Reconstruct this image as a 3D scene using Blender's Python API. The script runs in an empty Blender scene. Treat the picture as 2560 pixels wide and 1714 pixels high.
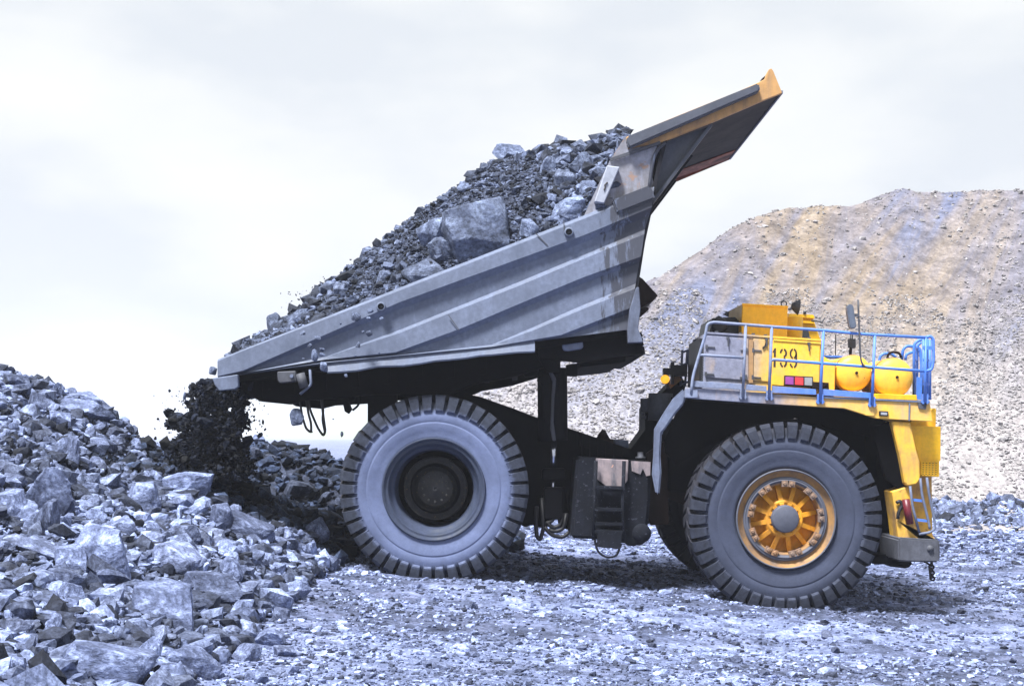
import bpy, bmesh, math, random
import numpy as np
from mathutils import Vector, Matrix
from mathutils.bvhtree import BVHTree

# ---------------------------------------------------------------- camera, sky, sun
SC = bpy.context.scene
COL = SC.collection
F = 3367.0; CU, CV = 1280.0, 1089.0; CAMZ = 2.8
cam_d = bpy.data.cameras.new('camera'); cam = bpy.data.objects.new('camera', cam_d); COL.objects.link(cam)
cam.location = (0, 0, CAMZ); cam.rotation_euler = (math.radians(90), 0, 0)
cam_d.sensor_width = 36; cam_d.lens = 36*F/2560; cam_d.shift_y = (CV-857)/2560
cam_d.clip_start = .5; cam_d.clip_end = 12000
SC.camera = cam

SUN_EL, SUN_AZ = 62, 232      # degrees; azimuth: direction TO the sun, measured from +X, anticlockwise
w = bpy.data.worlds.new('World'); SC.world = w; w.use_nodes = True
nt = w.node_tree; N = nt.nodes; L = nt.links
bg = N['Background']
geo = N.new('ShaderNodeTexCoord')
sep = N.new('ShaderNodeSeparateXYZ'); L.new(geo.outputs['Generated'], sep.inputs[0])
mp = N.new('ShaderNodeMapping'); L.new(geo.outputs['Generated'], mp.inputs[0]); mp.inputs['Scale'].default_value = (1.0, 1.0, 2.6); mp.inputs['Location'].default_value = (.7, 1.7, 1.1)
nz = N.new('ShaderNodeTexNoise'); L.new(mp.outputs[0], nz.inputs[0]); nz.inputs['Scale'].default_value = 3.1; nz.inputs['Detail'].default_value = 6; nz.inputs['Roughness'].default_value = .5
cr = N.new('ShaderNodeValToRGB'); L.new(nz.outputs[0], cr.inputs[0])
e = cr.color_ramp.elements; e[0].position = .46; e[0].color = (.79, .835, .89, 1); e[1].position = .68; e[1].color = (1.0, 1.015, .995, 1)
e2 = cr.color_ramp.elements.new(.57); e2.color = (.925, .95, .96, 1)
up = N.new('ShaderNodeMapRange'); L.new(sep.outputs['Z'], up.inputs[0]); up.inputs[1].default_value = .15; up.inputs[2].default_value = .9; up.inputs[3].default_value = 1.0; up.inputs[4].default_value = 1.05
sc = N.new('ShaderNodeVectorMath'); sc.operation = 'SCALE'; L.new(cr.outputs[0], sc.inputs[0]); L.new(up.outputs[0], sc.inputs['Scale'])
sky = N.new('ShaderNodeTexSky'); sky.sky_type = 'NISHITA'; sky.sun_disc = False
sky.sun_elevation = math.radians(SUN_EL); sky.sun_rotation = math.radians(90-SUN_AZ)
sk = N.new('ShaderNodeVectorMath'); sk.operation = 'SCALE'; L.new(sky.outputs[0], sk.inputs[0]); sk.inputs['Scale'].default_value = .001
ad = N.new('ShaderNodeVectorMath'); ad.operation = 'ADD'; L.new(sc.outputs[0], ad.inputs[0]); L.new(sk.outputs[0], ad.inputs[1])
L.new(ad.outputs[0], bg.inputs[0]); bg.inputs[1].default_value = .40
sd = bpy.data.lights.new('sun', 'SUN'); so = bpy.data.objects.new('sun', sd); COL.objects.link(so)
sd.energy = 5.0; sd.angle = math.radians(12); sd.color = (.975, .985, 1.0)
az, el = math.radians(SUN_AZ), math.radians(SUN_EL)
sdir = Vector((math.cos(az)*math.cos(el), math.sin(az)*math.cos(el), math.sin(el)))
so.rotation_euler = sdir.to_track_quat('Z', 'Y').to_euler(); so.location = (-20, -10, 40)
SC.view_settings.view_transform = 'Standard'; SC.view_settings.look = 'None'
SC.view_settings.exposure = 1.25; SC.view_settings.gamma = 1
SC.render.engine = 'CYCLES'
SC.cycles.max_bounces = 5; SC.cycles.diffuse_bounces = 3; SC.cycles.volume_bounces = 1

rnd = random.Random(7); rng = np.random.default_rng(7)

# ---------------------------------------------------------------- helpers
def P(u, v, Y): return Vector(((u-CU)/F*Y, Y, CAMZ+(CV-v)/F*Y))
ZR = {1: (1700, 720, .29979), 2: (1650, 980, .36355), 3: (820, 900, .38261), 4: (500, 600, .33167), 5: (1000, 350, .38272),
      6: (1420, 150, .29974), 7: (0, 900, .51901), 8: (1180, 760, .42105), 9: (1500, 440, .58050), 0: (0, 0, 1.0)}
def s(n, x, y): a = ZR[n]; return (a[0]+x*a[2], a[1]+y*a[2])
def q(n, x, y, Y): return P(*s(n, x, y), Y)

def smooth_noise(x, y, seed=0):
    xi = np.floor(x).astype(np.int64); yi = np.floor(y).astype(np.int64); xf = x-xi; yf = y-yi
    def h(a, b):
        n = (a*374761393+b*668265263+seed*1442695041) & 0xffffffff
        n = ((n ^ (n >> 13))*1274126177) & 0xffffffff
        return ((n ^ (n >> 16)) & 0xffff)/65535.0
    u = xf*xf*(3-2*xf); v = yf*yf*(3-2*yf)
    return (h(xi, yi)*(1-u)+h(xi+1, yi)*u)*(1-v)+(h(xi, yi+1)*(1-u)+h(xi+1, yi+1)*u)*v
def fbm(x, y, oct=4, seed=0):
    t = 0; a = .5; s_ = 0
    for i in range(oct):
        t = t+a*smooth_noise(x*2**i, y*2**i, seed+i*17); s_ += a; a *= .5
    return t/s_-.5
def sstep(a, b, x): t = np.clip((x-a)/(b-a), 0, 1); return t*t*(3-2*t)

class MB:
    def __init__(self): self.bm = bmesh.new()
    def poly(self, pts, flip=False):
        vs = [self.bm.verts.new(p) for p in pts]
        try: return self.bm.faces.new(vs)
        except ValueError: return None
    def prism(self, pts, dy, inset=0.0):          # pts: world points on a plane Y=const, extruded by dy
        a = [self.bm.verts.new(p) for p in pts]
        b = [self.bm.verts.new(Vector(p)+Vector((0, dy, 0))) for p in pts]
        n = len(a)
        self.bm.faces.new(a); self.bm.faces.new(b[::-1])
        for i in range(n): self.bm.faces.new((a[i], b[i], b[(i+1) % n], a[(i+1) % n]))
        return self
    def zprism(self, n, pts, Y, dy): return self.prism([q(n, x, y, Y) for x, y in pts], dy)
    def box(self, c, d, rot=None):
        r = bmesh.ops.create_cube(self.bm, size=1)
        M = Matrix.Translation(c) @ (rot.to_4x4() if rot else Matrix()) @ Matrix.Diagonal((d[0], d[1], d[2], 1))
        bmesh.ops.transform(self.bm, matrix=M, verts=r['verts']); return self
    def bar(self, a, b, wy, wz):                  # rectangular bar from a to b; wy along Y, wz across
        a = Vector(a); b = Vector(b); d = b-a; ln = d.length; X = d.normalized(); Yv = Vector((0, 1, 0))
        if abs(X.dot(Yv)) > .9: Yv = Vector((1, 0, 0))
        Z = X.cross(Yv).normalized(); Yv = Z.cross(X)
        R = Matrix((X, Yv, Z)).transposed()
        return self.box((a+b)/2, (ln, wy, wz), R)
    def tube(self, pts, r, seg=8, rnd_=0.0, r2=None):
        pts = [Vector(p) for p in pts]
        if rnd_ > 0 and len(pts) > 2:
            o = [pts[0]]
            for i in range(1, len(pts)-1):
                p0, p1, p2 = pts[i-1], pts[i], pts[i+1]
                k = min(rnd_, (p1-p0).length*.45, (p2-p1).length*.45)
                A = p1+(p0-p1).normalized()*k; B = p1+(p2-p1).normalized()*k
                for t in (0, .25, .5, .75, 1): o.append(A*(1-t)**2+p1*2*t*(1-t)+B*t*t)
            o.append(pts[-1]); pts = o
        n = len(pts); rings = []; nrm = None
        for i, p in enumerate(pts):
            d = (pts[min(i+1, n-1)]-pts[max(i-1, 0)]).normalized()
            if nrm is None: nrm = d.orthogonal().normalized()
            nrm = (nrm-d*nrm.dot(d)).normalized(); bn = d.cross(nrm)
            rr = r if r2 is None else r+(r2-r)*i/(n-1)
            rings.append([self.bm.verts.new(p+(nrm*math.cos(2*math.pi*k/seg)+bn*math.sin(2*math.pi*k/seg))*rr) for k in range(seg)])
        for i in range(n-1):
            for k in range(seg):
                f = self.bm.faces.new((rings[i][k], rings[i][(k+1) % seg], rings[i+1][(k+1) % seg], rings[i+1][k])); f.smooth = seg > 6
        self.bm.faces.new(rings[0][::-1]); self.bm.faces.new(rings[-1]); return self
    def lathe(self, prof, c=(0, 0, 0), seg=64, smooth=True, axis='Y'):   # prof: (y, r)
        rings = []
        for (y, r) in prof:
            ring = []
            for k in range(seg):
                a = 2*math.pi*k/seg
                v = Vector((r*math.cos(a), y, r*math.sin(a)))
                if axis == 'Z': v = Vector((v.x, v.z, v.y))
                if axis == 'X': v = Vector((v.y, v.x, v.z))
                ring.append(self.bm.verts.new(v+Vector(c)))
            rings.append(ring)
        for i in range(len(rings)-1):
            for k in range(seg):
                f = self.bm.faces.new((rings[i][k], rings[i][(k+1) % seg], rings[i+1][(k+1) % seg], rings[i+1][k])); f.smooth = smooth
        return self
    def bevel(self, w_=.012, seg=1):
        bmesh.ops.recalc_face_normals(self.bm, faces=self.bm.faces)
        ed = [e_ for e_ in self.bm.edges if len(e_.link_faces) == 2 and e_.calc_face_angle(0) > .5]
        bmesh.ops.bevel(self.bm, geom=ed, offset=w_, segments=seg, affect='EDGES', clamp_overlap=True); return self
    def build(self, name, mat, parent=None, label=None, autosmooth=None, recalc=True):
        if recalc: bmesh.ops.recalc_face_normals(self.bm, faces=self.bm.faces)
        me = bpy.data.meshes.new(name); self.bm.to_mesh(me); self.bm.free()
        o = bpy.data.objects.new(name, me); COL.objects.link(o)
        me.materials.append(mat)
        if parent: attach(o, parent)
        if label: o['label'] = label
        return o
WM = {}
def attach(o, parent):
    o.parent = parent
    o.matrix_parent_inverse = WM.get(parent.name, Matrix()).inverted()
def tag(o, label, cat=None, group=None, kind=None):
    if label: o['label'] = label
    if cat: o['category'] = cat
    if group: o['group'] = group
    if kind: o['kind'] = kind
    return o

# ---------------------------------------------------------------- materials
def newmat(name):
    m = bpy.data.materials.new(name); m.use_nodes = True; t = m.node_tree
    return m, t.nodes, t.links, t.nodes['Principled BSDF']
def nnoise(N, L, vec, scale, detail=5, rough=.55, dist=0):
    n = N.new('ShaderNodeTexNoise'); n.inputs['Scale'].default_value = scale; n.inputs['Detail'].default_value = detail
    n.inputs['Roughness'].default_value = rough; n.inputs['Distortion'].default_value = dist
    if vec: L.new(vec, n.inputs['Vector'])
    return n.outputs[0]
def nramp(N, L, fac, stops):
    r = N.new('ShaderNodeValToRGB'); L.new(fac, r.inputs[0]); el_ = r.color_ramp.elements
    for i, (p, c) in enumerate(stops):
        x = el_[i] if i < 2 else el_.new(p)
        x.position = p; x.color = (c, c, c, 1) if not hasattr(c, '__len__') else (*c, 1)
    return r.outputs[0]
def nmix(N, L, fac, a, b, mode='MIX'):
    m = N.new('ShaderNodeMix'); m.data_type = 'RGBA'; m.blend_type = mode
    for sock, v in ((0, fac), (6, a), (7, b)):
        if isinstance(v, bpy.types.NodeSocket): L.new(v, m.inputs[sock])
        elif sock == 0: m.inputs[0].default_value = v
        else: m.inputs[sock].default_value = (*v, 1)
    return m.outputs[2]
def nmath(N, L, op, a, b=None, clamp=False):
    m = N.new('ShaderNodeMath'); m.operation = op; m.use_clamp = clamp
    for i, v in enumerate((a, b)):
        if v is None: continue
        if isinstance(v, bpy.types.NodeSocket): L.new(v, m.inputs[i])
        else: m.inputs[i].default_value = v
    return m.outputs[0]
def nbump(N, L, h, strength, dist, prev=None):
    b = N.new('ShaderNodeBump'); b.inputs['Strength'].default_value = strength; b.inputs['Distance'].default_value = dist
    L.new(h, b.inputs['Height'])
    if prev: L.new(prev, b.inputs['Normal'])
    return b.outputs[0]
def ncoord(N, out='Object', scale=None, L=None):
    t = N.new('ShaderNodeTexCoord').outputs[out]
    if scale:
        m = N.new('ShaderNodeMapping'); m.inputs['Scale'].default_value = scale; L.new(t, m.inputs[0]); t = m.outputs[0]
    return t

def rock_mat(name, lo, mid, hi, attr=None, bump=.5, scale=3.0, coord='Object', dirt=None):
    if name != 'scree_stone': lo, mid, hi = [(k[0]*.74*g_, k[1]*.83*g_, k[2]*.97*g_) for k, g_ in ((lo, .8), (mid, 1.0), (hi, 1.22))]
    m, N, L, B = newmat(name)
    c = ncoord(N, coord)
    n1 = nnoise(N, L, c, scale, 8, .62, .4); n2 = nnoise(N, L, c, scale*7, 6, .7)
    base = nramp(N, L, n1, [(.30, lo), (.72, hi), (.5, mid)])
    sp = nramp(N, L, n2, [(.38, .32), (.60, 1.15)])
    col = nmix(N, L, .8, base, sp, 'MULTIPLY')
    if attr == 'object': r = N.new('ShaderNodeObjectInfo').outputs['Random']
    elif attr:
        a = N.new('ShaderNodeAttribute'); a.attribute_name = attr; r = a.outputs['Fac']
    if attr:
        v = nramp(N, L, r, [(0, .6), (1, 1.35), (.5, .95)] if attr == 'object' else [(0, .72), (1, 1.2), (.5, .97)] if name == 'scree_stone' else [(0, .10), (1, 1.75), (.35, .5), (.7, 1.0)])
        col = nmix(N, L, 1.0, col, v, 'MULTIPLY')
        r2 = nmath(N, L, 'FRACT', nmath(N, L, 'MULTIPLY', r, 37.7))
        col = nmix(N, L, nramp(N, L, r2, [(.75, 0), (1, .4)]), col, nmix(N, L, 1, col, (1.05, 1.0, .92), 'MULTIPLY'))
    L.new(col, B.inputs['Base Color']); B.inputs['Roughness'].default_value = .85; B.inputs['Specular IOR Level'].default_value = .25
    if bump:
        nb = nbump(N, L, n1, bump, .12/scale*2)
        nb = nbump(N, L, n2, bump*.8, .03, nb); L.new(nb, B.inputs['Normal'])
    return m

def paint_mat(name, base, dust, x0=None, x1=None, amount=.3, rough=.5, streak=.5, chips=None, coord='Object', rust=None, scrape=None):
    """painted steel; dust cover falls from full at world x0 to light at x1 (real dust lying on the truck)"""
    m, N, L, B = newmat(name)
    c = ncoord(N, coord)
    sx = ncoord(N, coord, (2.2, 2.2, .35), L)
    n1 = nnoise(N, L, c, 1.6, 7, .6, .5); n2 = nnoise(N, L, sx, 5, 6, .65); n3 = nnoise(N, L, c, 14, 6, .7)
    f = nramp(N, L, n1, [(.40, amount*.3), (.68, min(1, amount*1.8))])
    if x0 is not None:
        sepx = N.new('ShaderNodeSeparateXYZ'); L.new(c, sepx.inputs[0])
        mr = N.new('ShaderNodeMapRange'); L.new(sepx.outputs[0], mr.inputs[0]); mr.inputs[1].default_value = x0; mr.inputs[2].default_value = x1
        mr.inputs[3].default_value = 1; mr.inputs[4].default_value = 0
        g = nmath(N, L, 'ADD', mr.outputs[0], nmath(N, L, 'MULTIPLY', nmath(N, L, 'SUBTRACT', n1, .5), 1.1), True)
        f = nmath(N, L, 'MAXIMUM', f, g)
    st = nramp(N, L, n2, [(.48, 0), (.74, streak)])
    f = nmath(N, L, 'ADD', f, st, True)
    bcol = nmix(N, L, nramp(N, L, n3, [(.4, 0), (.7, .5)]), base, tuple(x*.72 for x in base))
    dcol = nmix(N, L, nramp(N, L, n3, [(.35, 0), (.7, .9)]), dust, tuple(x*.6 for x in dust))
    col = nmix(N, L, f, bcol, dcol)
    if scrape:
        sx2 = N.new('ShaderNodeSeparateXYZ'); L.new(c, sx2.inputs[0])
        m2 = N.new('ShaderNodeMapRange'); L.new(sx2.outputs[0], m2.inputs[0]); m2.inputs[1].default_value = scrape[0]; m2.inputs[2].default_value = scrape[1]; m2.inputs[3].default_value = -.22; m2.inputs[4].default_value = .16
        sv = N.new('ShaderNodeMapping'); sv.inputs['Scale'].default_value = (3.2, 3.2, .55); sv.inputs['Rotation'].default_value = (0, math.radians(12), 0); L.new(c, sv.inputs[0])
        n5 = nnoise(N, L, sv.outputs[0], 2.6, 8, .68, .2)
        k5 = nramp(N, L, nmath(N, L, 'ADD', n5, m2.outputs[0]), [(.52, 0), (.60, .92)])
        col = nmix(N, L, k5, col, scrape[2])
    if rust:
        n4 = nnoise(N, L, c, rust[1], 8, .7, .3)
        col = nmix(N, L, nramp(N, L, n4, [(rust[2], 0), (rust[2]+.04, 1)]), col, rust[0])
    L.new(col, B.inputs['Base Color'])
    L.new(nramp(N, L, f, [(0, rough), (1, .9)]), B.inputs['Roughness'])
    B.inputs['Specular IOR Level'].default_value = .35 if max(base) > .02 else .08
    L.new(nbump(N, L, n3, .25, .01), B.inputs['Normal'])
    return m
def plain(name, col, rough=.6, metal=0, emit=None, es=0, noise=.3, spec=.4):
    m, N, L, B = newmat(name)
    c = ncoord(N); n = nnoise(N, L, c, 9, 6, .65)
    L.new(nmix(N, L, nramp(N, L, n, [(.35, 0), (.7, 1)]), col, tuple(x*(1-noise) for x in col)), B.inputs['Base Color'])
    B.inputs['Roughness'].default_value = rough; B.inputs['Metallic'].default_value = metal; B.inputs['Specular IOR Level'].default_value = spec
    L.new(nbump(N, L, n, .2, .01), B.inputs['Normal'])
    if emit: B.inputs['Emission Color'].default_value = (*emit, 1); B.inputs['Emission Strength'].default_value = es
    return m

DUST = (.27, .29, .37)
M = {}
M['boulder'] = rock_mat('boulder_stone', (.07, .08, .125), (.19, .205, .30), (.47, .50, .67), 'object', .55, 2.4)
M['heapstone'] = rock_mat('heap_stone', (.07, .08, .12), (.185, .20, .29), (.44, .47, .62), 'rnd', .3, 5)
M['heapbase'] = rock_mat('heap_fines', (.015, .016, .024), (.04, .043, .062), (.10, .108, .15), None, .9, 6)
M['gravel'] = rock_mat('gravel_stone', (.15, .16, .235), (.28, .30, .43), (.46, .485, .66), 'rnd', .2, 6)
M['load'] = rock_mat('load_stone', (.035, .04, .056), (.085, .093, .128), (.20, .215, .285), 'rnd', .3, 5)
M['loadbase'] = rock_mat('load_fines', (.03, .032, .045), (.06, .065, .09), (.11, .115, .155), None, .9, 7)
M['loadboulder'] = rock_mat('load_boulder_stone', (.08, .09, .12), (.19, .205, .275), (.38, .41, .51), 'object', .55, 2.6)
M['fresh_shaded'] = rock_mat('fresh_shaded_spoil_stone', (.014, .019, .034), (.032, .042, .07), (.08, .10, .16), 'rnd', .2, 5)  # freshly tipped spoil, darkened further to hold the body's shadow in its colour
M['fresh_shaded_rock'] = rock_mat('fresh_shaded_spoil_rock', (.03, .034, .05), (.075, .08, .11), (.15, .16, .21), 'object', .4, 2.5)  # single rocks there: spoil tone with the body's shadow painted in
M['backlit_debris'] = rock_mat('falling_dirt', (.0035, .005, .010), (.008, .011, .021), (.02, .026, .045), 'rnd', .2, 6)  # near-black colour stands in for clods backlit against the sky

def ground_material():
    m, N, L, B = newmat('crushed_stone_ground')
    c = ncoord(N)
    cl_ = ncoord(N, 'Object', (.22, .9, 1), L); n0 = nnoise(N, L, cl_, .9, 6, .62, .6); n1 = nnoise(N, L, c, 2.2, 8, .68, .3); n2 = nnoise(N, L, c, 16, 8, .75)
    vo = N.new('ShaderNodeTexVoronoi'); vo.inputs['Scale'].default_value = 14; L.new(c, vo.inputs['Vector'])
    col = nramp(N, L, n1, [(.32, (.045, .055, .105)), (.66, (.31, .35, .57)), (.48, (.15, .18, .30))])
    col = nmix(N, L, .9, col, nramp(N, L, n2, [(.36, .45), (.62, 1.25)]), 'MULTIPLY')
    col = nmix(N, L, .5, col, nramp(N, L, vo.outputs['Color'], [(.1, .6), (.9, 1.3)]), 'MULTIPLY')
    col = nmix(N, L, 1, col, nramp(N, L, n0, [(.40, .45), (.58, 1.18)]), 'MULTIPLY')
    L.new(col, B.inputs['Base Color']); B.inputs['Roughness'].default_value = .92; B.inputs['Specular IOR Level'].default_value = .2
    nb = nbump(N, L, n1, .6, .12); nb = nbump(N, L, n2, .7, .03, nb); nb = nbump(N, L, vo.outputs['Distance'], .35, .05, nb)
    L.new(nb, B.inputs['Normal']); return m
M['ground'] = ground_material()

def hill_material():
    m, N, L, B = newmat('waste_rock_slope')
    c = ncoord(N)
    rot = N.new('ShaderNodeMapping'); L.new(c, rot.inputs[0]); rot.inputs['Rotation'].default_value = (0, 0, math.radians(-28)); rot.inputs['Scale'].default_value = (1, .32, .32)
    s3 = N.new('ShaderNodeSeparateXYZ'); L.new(c, s3.inputs[0]); cb = N.new('ShaderNodeCombineXYZ')
    L.new(nmath(N, L, 'SUBTRACT', s3.outputs[0], nmath(N, L, 'MULTIPLY', s3.outputs[2], .75)), cb.inputs[0]); L.new(nmath(N, L, 'MULTIPLY', s3.outputs[2], .22), cb.inputs[1])
    big = nnoise(N, L, cb.outputs[0], .26, 7, .60, 1.2)
    n1 = nnoise(N, L, c, 1.1, 8, .68, .3); n2 = nnoise(N, L, c, 6, 8, .75)
    vo = N.new('ShaderNodeTexVoronoi'); vo.inputs['Scale'].default_value = 3.2; L.new(c, vo.inputs['Vector'])
    tan = nramp(N, L, n1, [(.3, (.11, .085, .062)), (.7, (.275, .218, .165))])
    blue = nramp(N, L, n1, [(.3, (.06, .068, .11)), (.7, (.17, .185, .27))])
    # tan on the upper right, blue grey along the left shoulder and in streaks
    sp = N.new('ShaderNodeSeparateXYZ'); L.new(c, sp.inputs[0])
    mr = N.new('ShaderNodeMapRange'); L.new(sp.outputs[0], mr.inputs[0]); mr.inputs[1].default_value = 4; mr.inputs[2].default_value = 14; mr.inputs[3].default_value = -.13; mr.inputs[4].default_value = .07
    mr2 = N.new('ShaderNodeMapRange'); L.new(sp.outputs[2], mr2.inputs[0]); mr2.inputs[1].default_value = 1; mr2.inputs[2].default_value = 12; mr2.inputs[3].default_value = 0; mr2.inputs[4].default_value = .03
    ff = nmath(N, L, 'ADD', nmath(N, L, 'ADD', big, mr.outputs[0]), mr2.outputs[0])
    mrr = N.new('ShaderNodeMapRange'); L.new(sp.outputs[0], mrr.inputs[0]); mrr.inputs[1].default_value = 17; mrr.inputs[2].default_value = 21; mrr.inputs[3].default_value = 0; mrr.inputs[4].default_value = -.13
    ff = nmath(N, L, 'ADD', ff, mrr.outputs[0])
    f = nramp(N, L, ff, [(.38, 0), (.60, 1)])
    col = nmix(N, L, f, blue, tan)
    pale = nmix(N, L, nramp(N, L, n2, [(.3, 0), (.7, 1)]), (.20, .185, .195), (.42, .395, .395))
    mr3 = N.new('ShaderNodeMapRange'); L.new(sp.outputs[2], mr3.inputs[0]); mr3.inputs[1].default_value = 9; mr3.inputs[2].default_value = 2; mr3.inputs[3].default_value = 0; mr3.inputs[4].default_value = .8
    lowf = nmath(N, L, 'ADD', mr3.outputs[0], nmath(N, L, 'MULTIPLY', nmath(N, L, 'SUBTRACT', big, .5), 1.2), True)
    col = nmix(N, L, lowf, col, pale)
    col = nmix(N, L, .75, col, nramp(N, L, n2, [(.36, .6), (.62, 1.2)]), 'MULTIPLY')
    col = nmix(N, L, .45, col, nramp(N, L, vo.outputs['Color'], [(.1, .65), (.9, 1.3)]), 'MULTIPLY')
    L.new(col, B.inputs['Base Color']); B.inputs['Roughness'].default_value = .95; B.inputs['Specular IOR Level'].default_value = .15
    nb = nbump(N, L, n1, .6, .3); nb = nbump(N, L, n2, .6, .08, nb); L.new(nb, B.inputs['Normal'])
    return m
M['hill'] = hill_material()
M['scree'] = rock_mat('scree_stone', (.16, .15, .16), (.28, .265, .27), (.44, .415, .41), 'rnd', .2, 2)
M['farhill'] = plain('far_grass_hill', (.22, .27, .14), .9, noise=.5, spec=.1)

M['body'] = paint_mat('dusty_body_steel', (.085, .102, .150), (.145, .172, .25), amount=.5, rough=.45, streak=.45, scrape=(.9, 1.9, (.035, .037, .05)))
M['bodyfront'] = paint_mat('scraped_body_steel', (.045, .05, .072), (.12, .14, .20), amount=.55, rough=.45, streak=.9, rust=((.26, .17, .13), 2.6, .64))
M['bodydark'] = plain('black_underframe', (.004, .004, .0055), .9, noise=.5, spec=.06)  # one near-black colour for floor, beams and hoist mounts
M['underside'] = paint_mat('dark_canopy_underside', (.013, .013, .017), (.028, .028, .036), amount=.3, rough=.6, streak=.3, rust=((.07, .022, .012), 1.3, .66))  # near-black sheet colour with reddish rust patches
M['canopyyellow'] = paint_mat('worn_canopy_yellow', (.50, .27, .09), (.24, .16, .11), amount=.4, rough=.5, streak=.6, rust=((.06, .05, .05), 3.5, .66))
M['canopybeam'] = paint_mat('canopy_beam_grey', (.055, .06, .078), (.09, .10, .13), amount=.4, rough=.42, streak=.3)
M['plate'] = paint_mat('scraped_side_plate', (.15, .14, .145), (.30, .31, .38), amount=.5, rough=.4, streak=1.0, rust=((.26, .17, .13), 2.6, .60))
M['redpaint'] = paint_mat('red_oxide_paint', (.30, .055, .018), (.05, .03, .028), amount=.6)
M['brownsteel'] = paint_mat('brown_rusty_steel', (.014, .007, .005), (.026, .017, .016), amount=.5)
M['yellow'] = paint_mat('safety_yellow_paint', (.95, .52, .004), (.50, .29, .08), amount=.2, rough=.42, streak=.22)
M['yellowdusty'] = paint_mat('yellow_paint_under_dust', (.90, .50, .05), (.22, .235, .32), x0=4.25, x1=5.3, amount=.22, rough=.45, streak=.22)
M['yellowcab'] = paint_mat('yellow_cabinet_under_dust', (.92, .52, .02), (.235, .245, .33), x0=3.75, x1=4.45, amount=.14, rough=.45, streak=.18)
M['yellowgrime'] = paint_mat('grimy_yellow_column', (.88, .50, .03), (.34, .20, .12), amount=.45, streak=.4, rust=((.10, .05, .04), 6, .64))
M['tankyellow'] = paint_mat('air_tank_yellow', (.92, .53, .05), (.42, .24, .08), amount=.16, rough=.35, streak=.25, rust=((.16, .07, .03), 7, .63))
M['blue'] = paint_mat('blue_rail_paint', (.05, .19, .66), (.21, .24, .34), x0=4.0, x1=5.2, amount=.22, rough=.4, streak=.2)
M['grime'] = plain('black_rubber_grime', (.003, .003, .004), .9, noise=.5, spec=.05)
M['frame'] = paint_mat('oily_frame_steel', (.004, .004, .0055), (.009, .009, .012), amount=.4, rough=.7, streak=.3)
M['tankbox'] = paint_mat('grimy_tank_steel', (.007, .008, .011), (.014, .016, .024), amount=.5, rough=.7, streak=.5, rust=((.05, .055, .075), 16, .60))
M['tanktop'] = paint_mat('pale_worn_tank_steel', (.33, .26, .26), (.10, .10, .12), amount=.5, rough=.6, streak=.8, rust=((.85, .42, .25), 3.4, .60))
M['chrome'] = plain('bright_hoist_rod', (.55, .57, .66), .25, 1.0, noise=.2)
M['steel'] = paint_mat('dusty_grey_steel', (.09, .105, .155), (.16, .19, .28), amount=.5, rough=.5, streak=.4)
M['darksteel'] = paint_mat('dark_grey_steel', (.04, .042, .05), (.10, .105, .13), amount=.4, rough=.5, streak=.3)
M['black'] = plain('black_plastic', (.012, .012, .015), .5, noise=.3)
M['glass'] = plain('dark_window_glass', (.015, .018, .022), .08, noise=.2, spec=.8)
M['mirror'] = plain('mirror_back_grey', (.10, .12, .16), .35, noise=.2)
M['lensred'] = plain('red_lamp_lens', (.75, .05, .06), .25, noise=.2)
M['lenspurple'] = plain('faded_purple_lens', (.30, .06, .30), .3, noise=.2)
M['lensgrey'] = plain('clear_grey_lens', (.30, .31, .34), .3, noise=.2)
M['amber'] = plain('amber_lamp_lens', (.95, .42, .03), .2, emit=(1, .45, .03), es=.5, noise=.1)
M['numeral'] = plain('black_stencil_paint', (.035, .025, .02), .6, noise=.4)
M['bumper'] = paint_mat('grey_dirty_bumper', (.045, .047, .058), (.10, .105, .13), amount=.5, rough=.7, streak=.5)
M['red_ext'] = plain('dull_red_extinguisher', (.12, .012, .02), .4, noise=.3)

def tyre_mat(name, side, lug, base):
    """dust on a tyre: sidewall powdered, blocks scuffed, dark rubber in the grooves"""
    m, N, L, B = newmat(name); c = ncoord(N)
    sp = N.new('ShaderNodeSeparateXYZ'); L.new(c, sp.inputs[0])
    r = nmath(N, L, 'SQRT', nmath(N, L, 'ADD', nmath(N, L, 'POWER', sp.outputs[0], 2.0), nmath(N, L, 'POWER', sp.outputs[2], 2.0)))
    n1 = nnoise(N, L, c, 2.0, 6, .6, .4); n2 = nnoise(N, L, c, 14, 8, .72)
    rr = nmath(N, L, 'ADD', r, nmath(N, L, 'MULTIPLY', nmath(N, L, 'SUBTRACT', n2, .5), .12))
    f = nramp(N, L, nmath(N, L, 'DIVIDE', rr, 1.573), [(.79, 0), (.86, 1)])
    yf = N.new('ShaderNodeMapRange'); L.new(sp.outputs[1], yf.inputs[0]); yf.inputs[1].default_value = .06; yf.inputs[2].default_value = .16
    col = nmix(N, L, nramp(N, L, n1, [(.3, 0), (.7, .8)]), side, tuple(x*.62 for x in side))
    col = nmix(N, L, nramp(N, L, n2, [(.45, 0), (.75, .5)]), col, tuple(x*.55 for x in side))
    lc = nmix(N, L, nramp(N, L, n2, [(.35, 0), (.65, 1)]), lug, tuple(x*.45 for x in lug))
    col = nmix(N, L, f, col, lc); col = nmix(N, L, yf.outputs[0], col, base)
    L.new(col, B.inputs['Base Color']); B.inputs['Roughness'].default_value = .82; B.inputs['Specular IOR Level'].default_value = .25
    L.new(nbump(N, L, n2, .35, .015), B.inputs['Normal']); return m
M['tyrerear'] = tyre_mat('dust_coated_rubber', (.13, .16, .275), (.036, .043, .066), (.025, .025, .032))
M['tyrefront'] = tyre_mat('scuffed_rubber', (.052, .062, .10), (.030, .035, .054), (.022, .022, .03))

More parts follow.
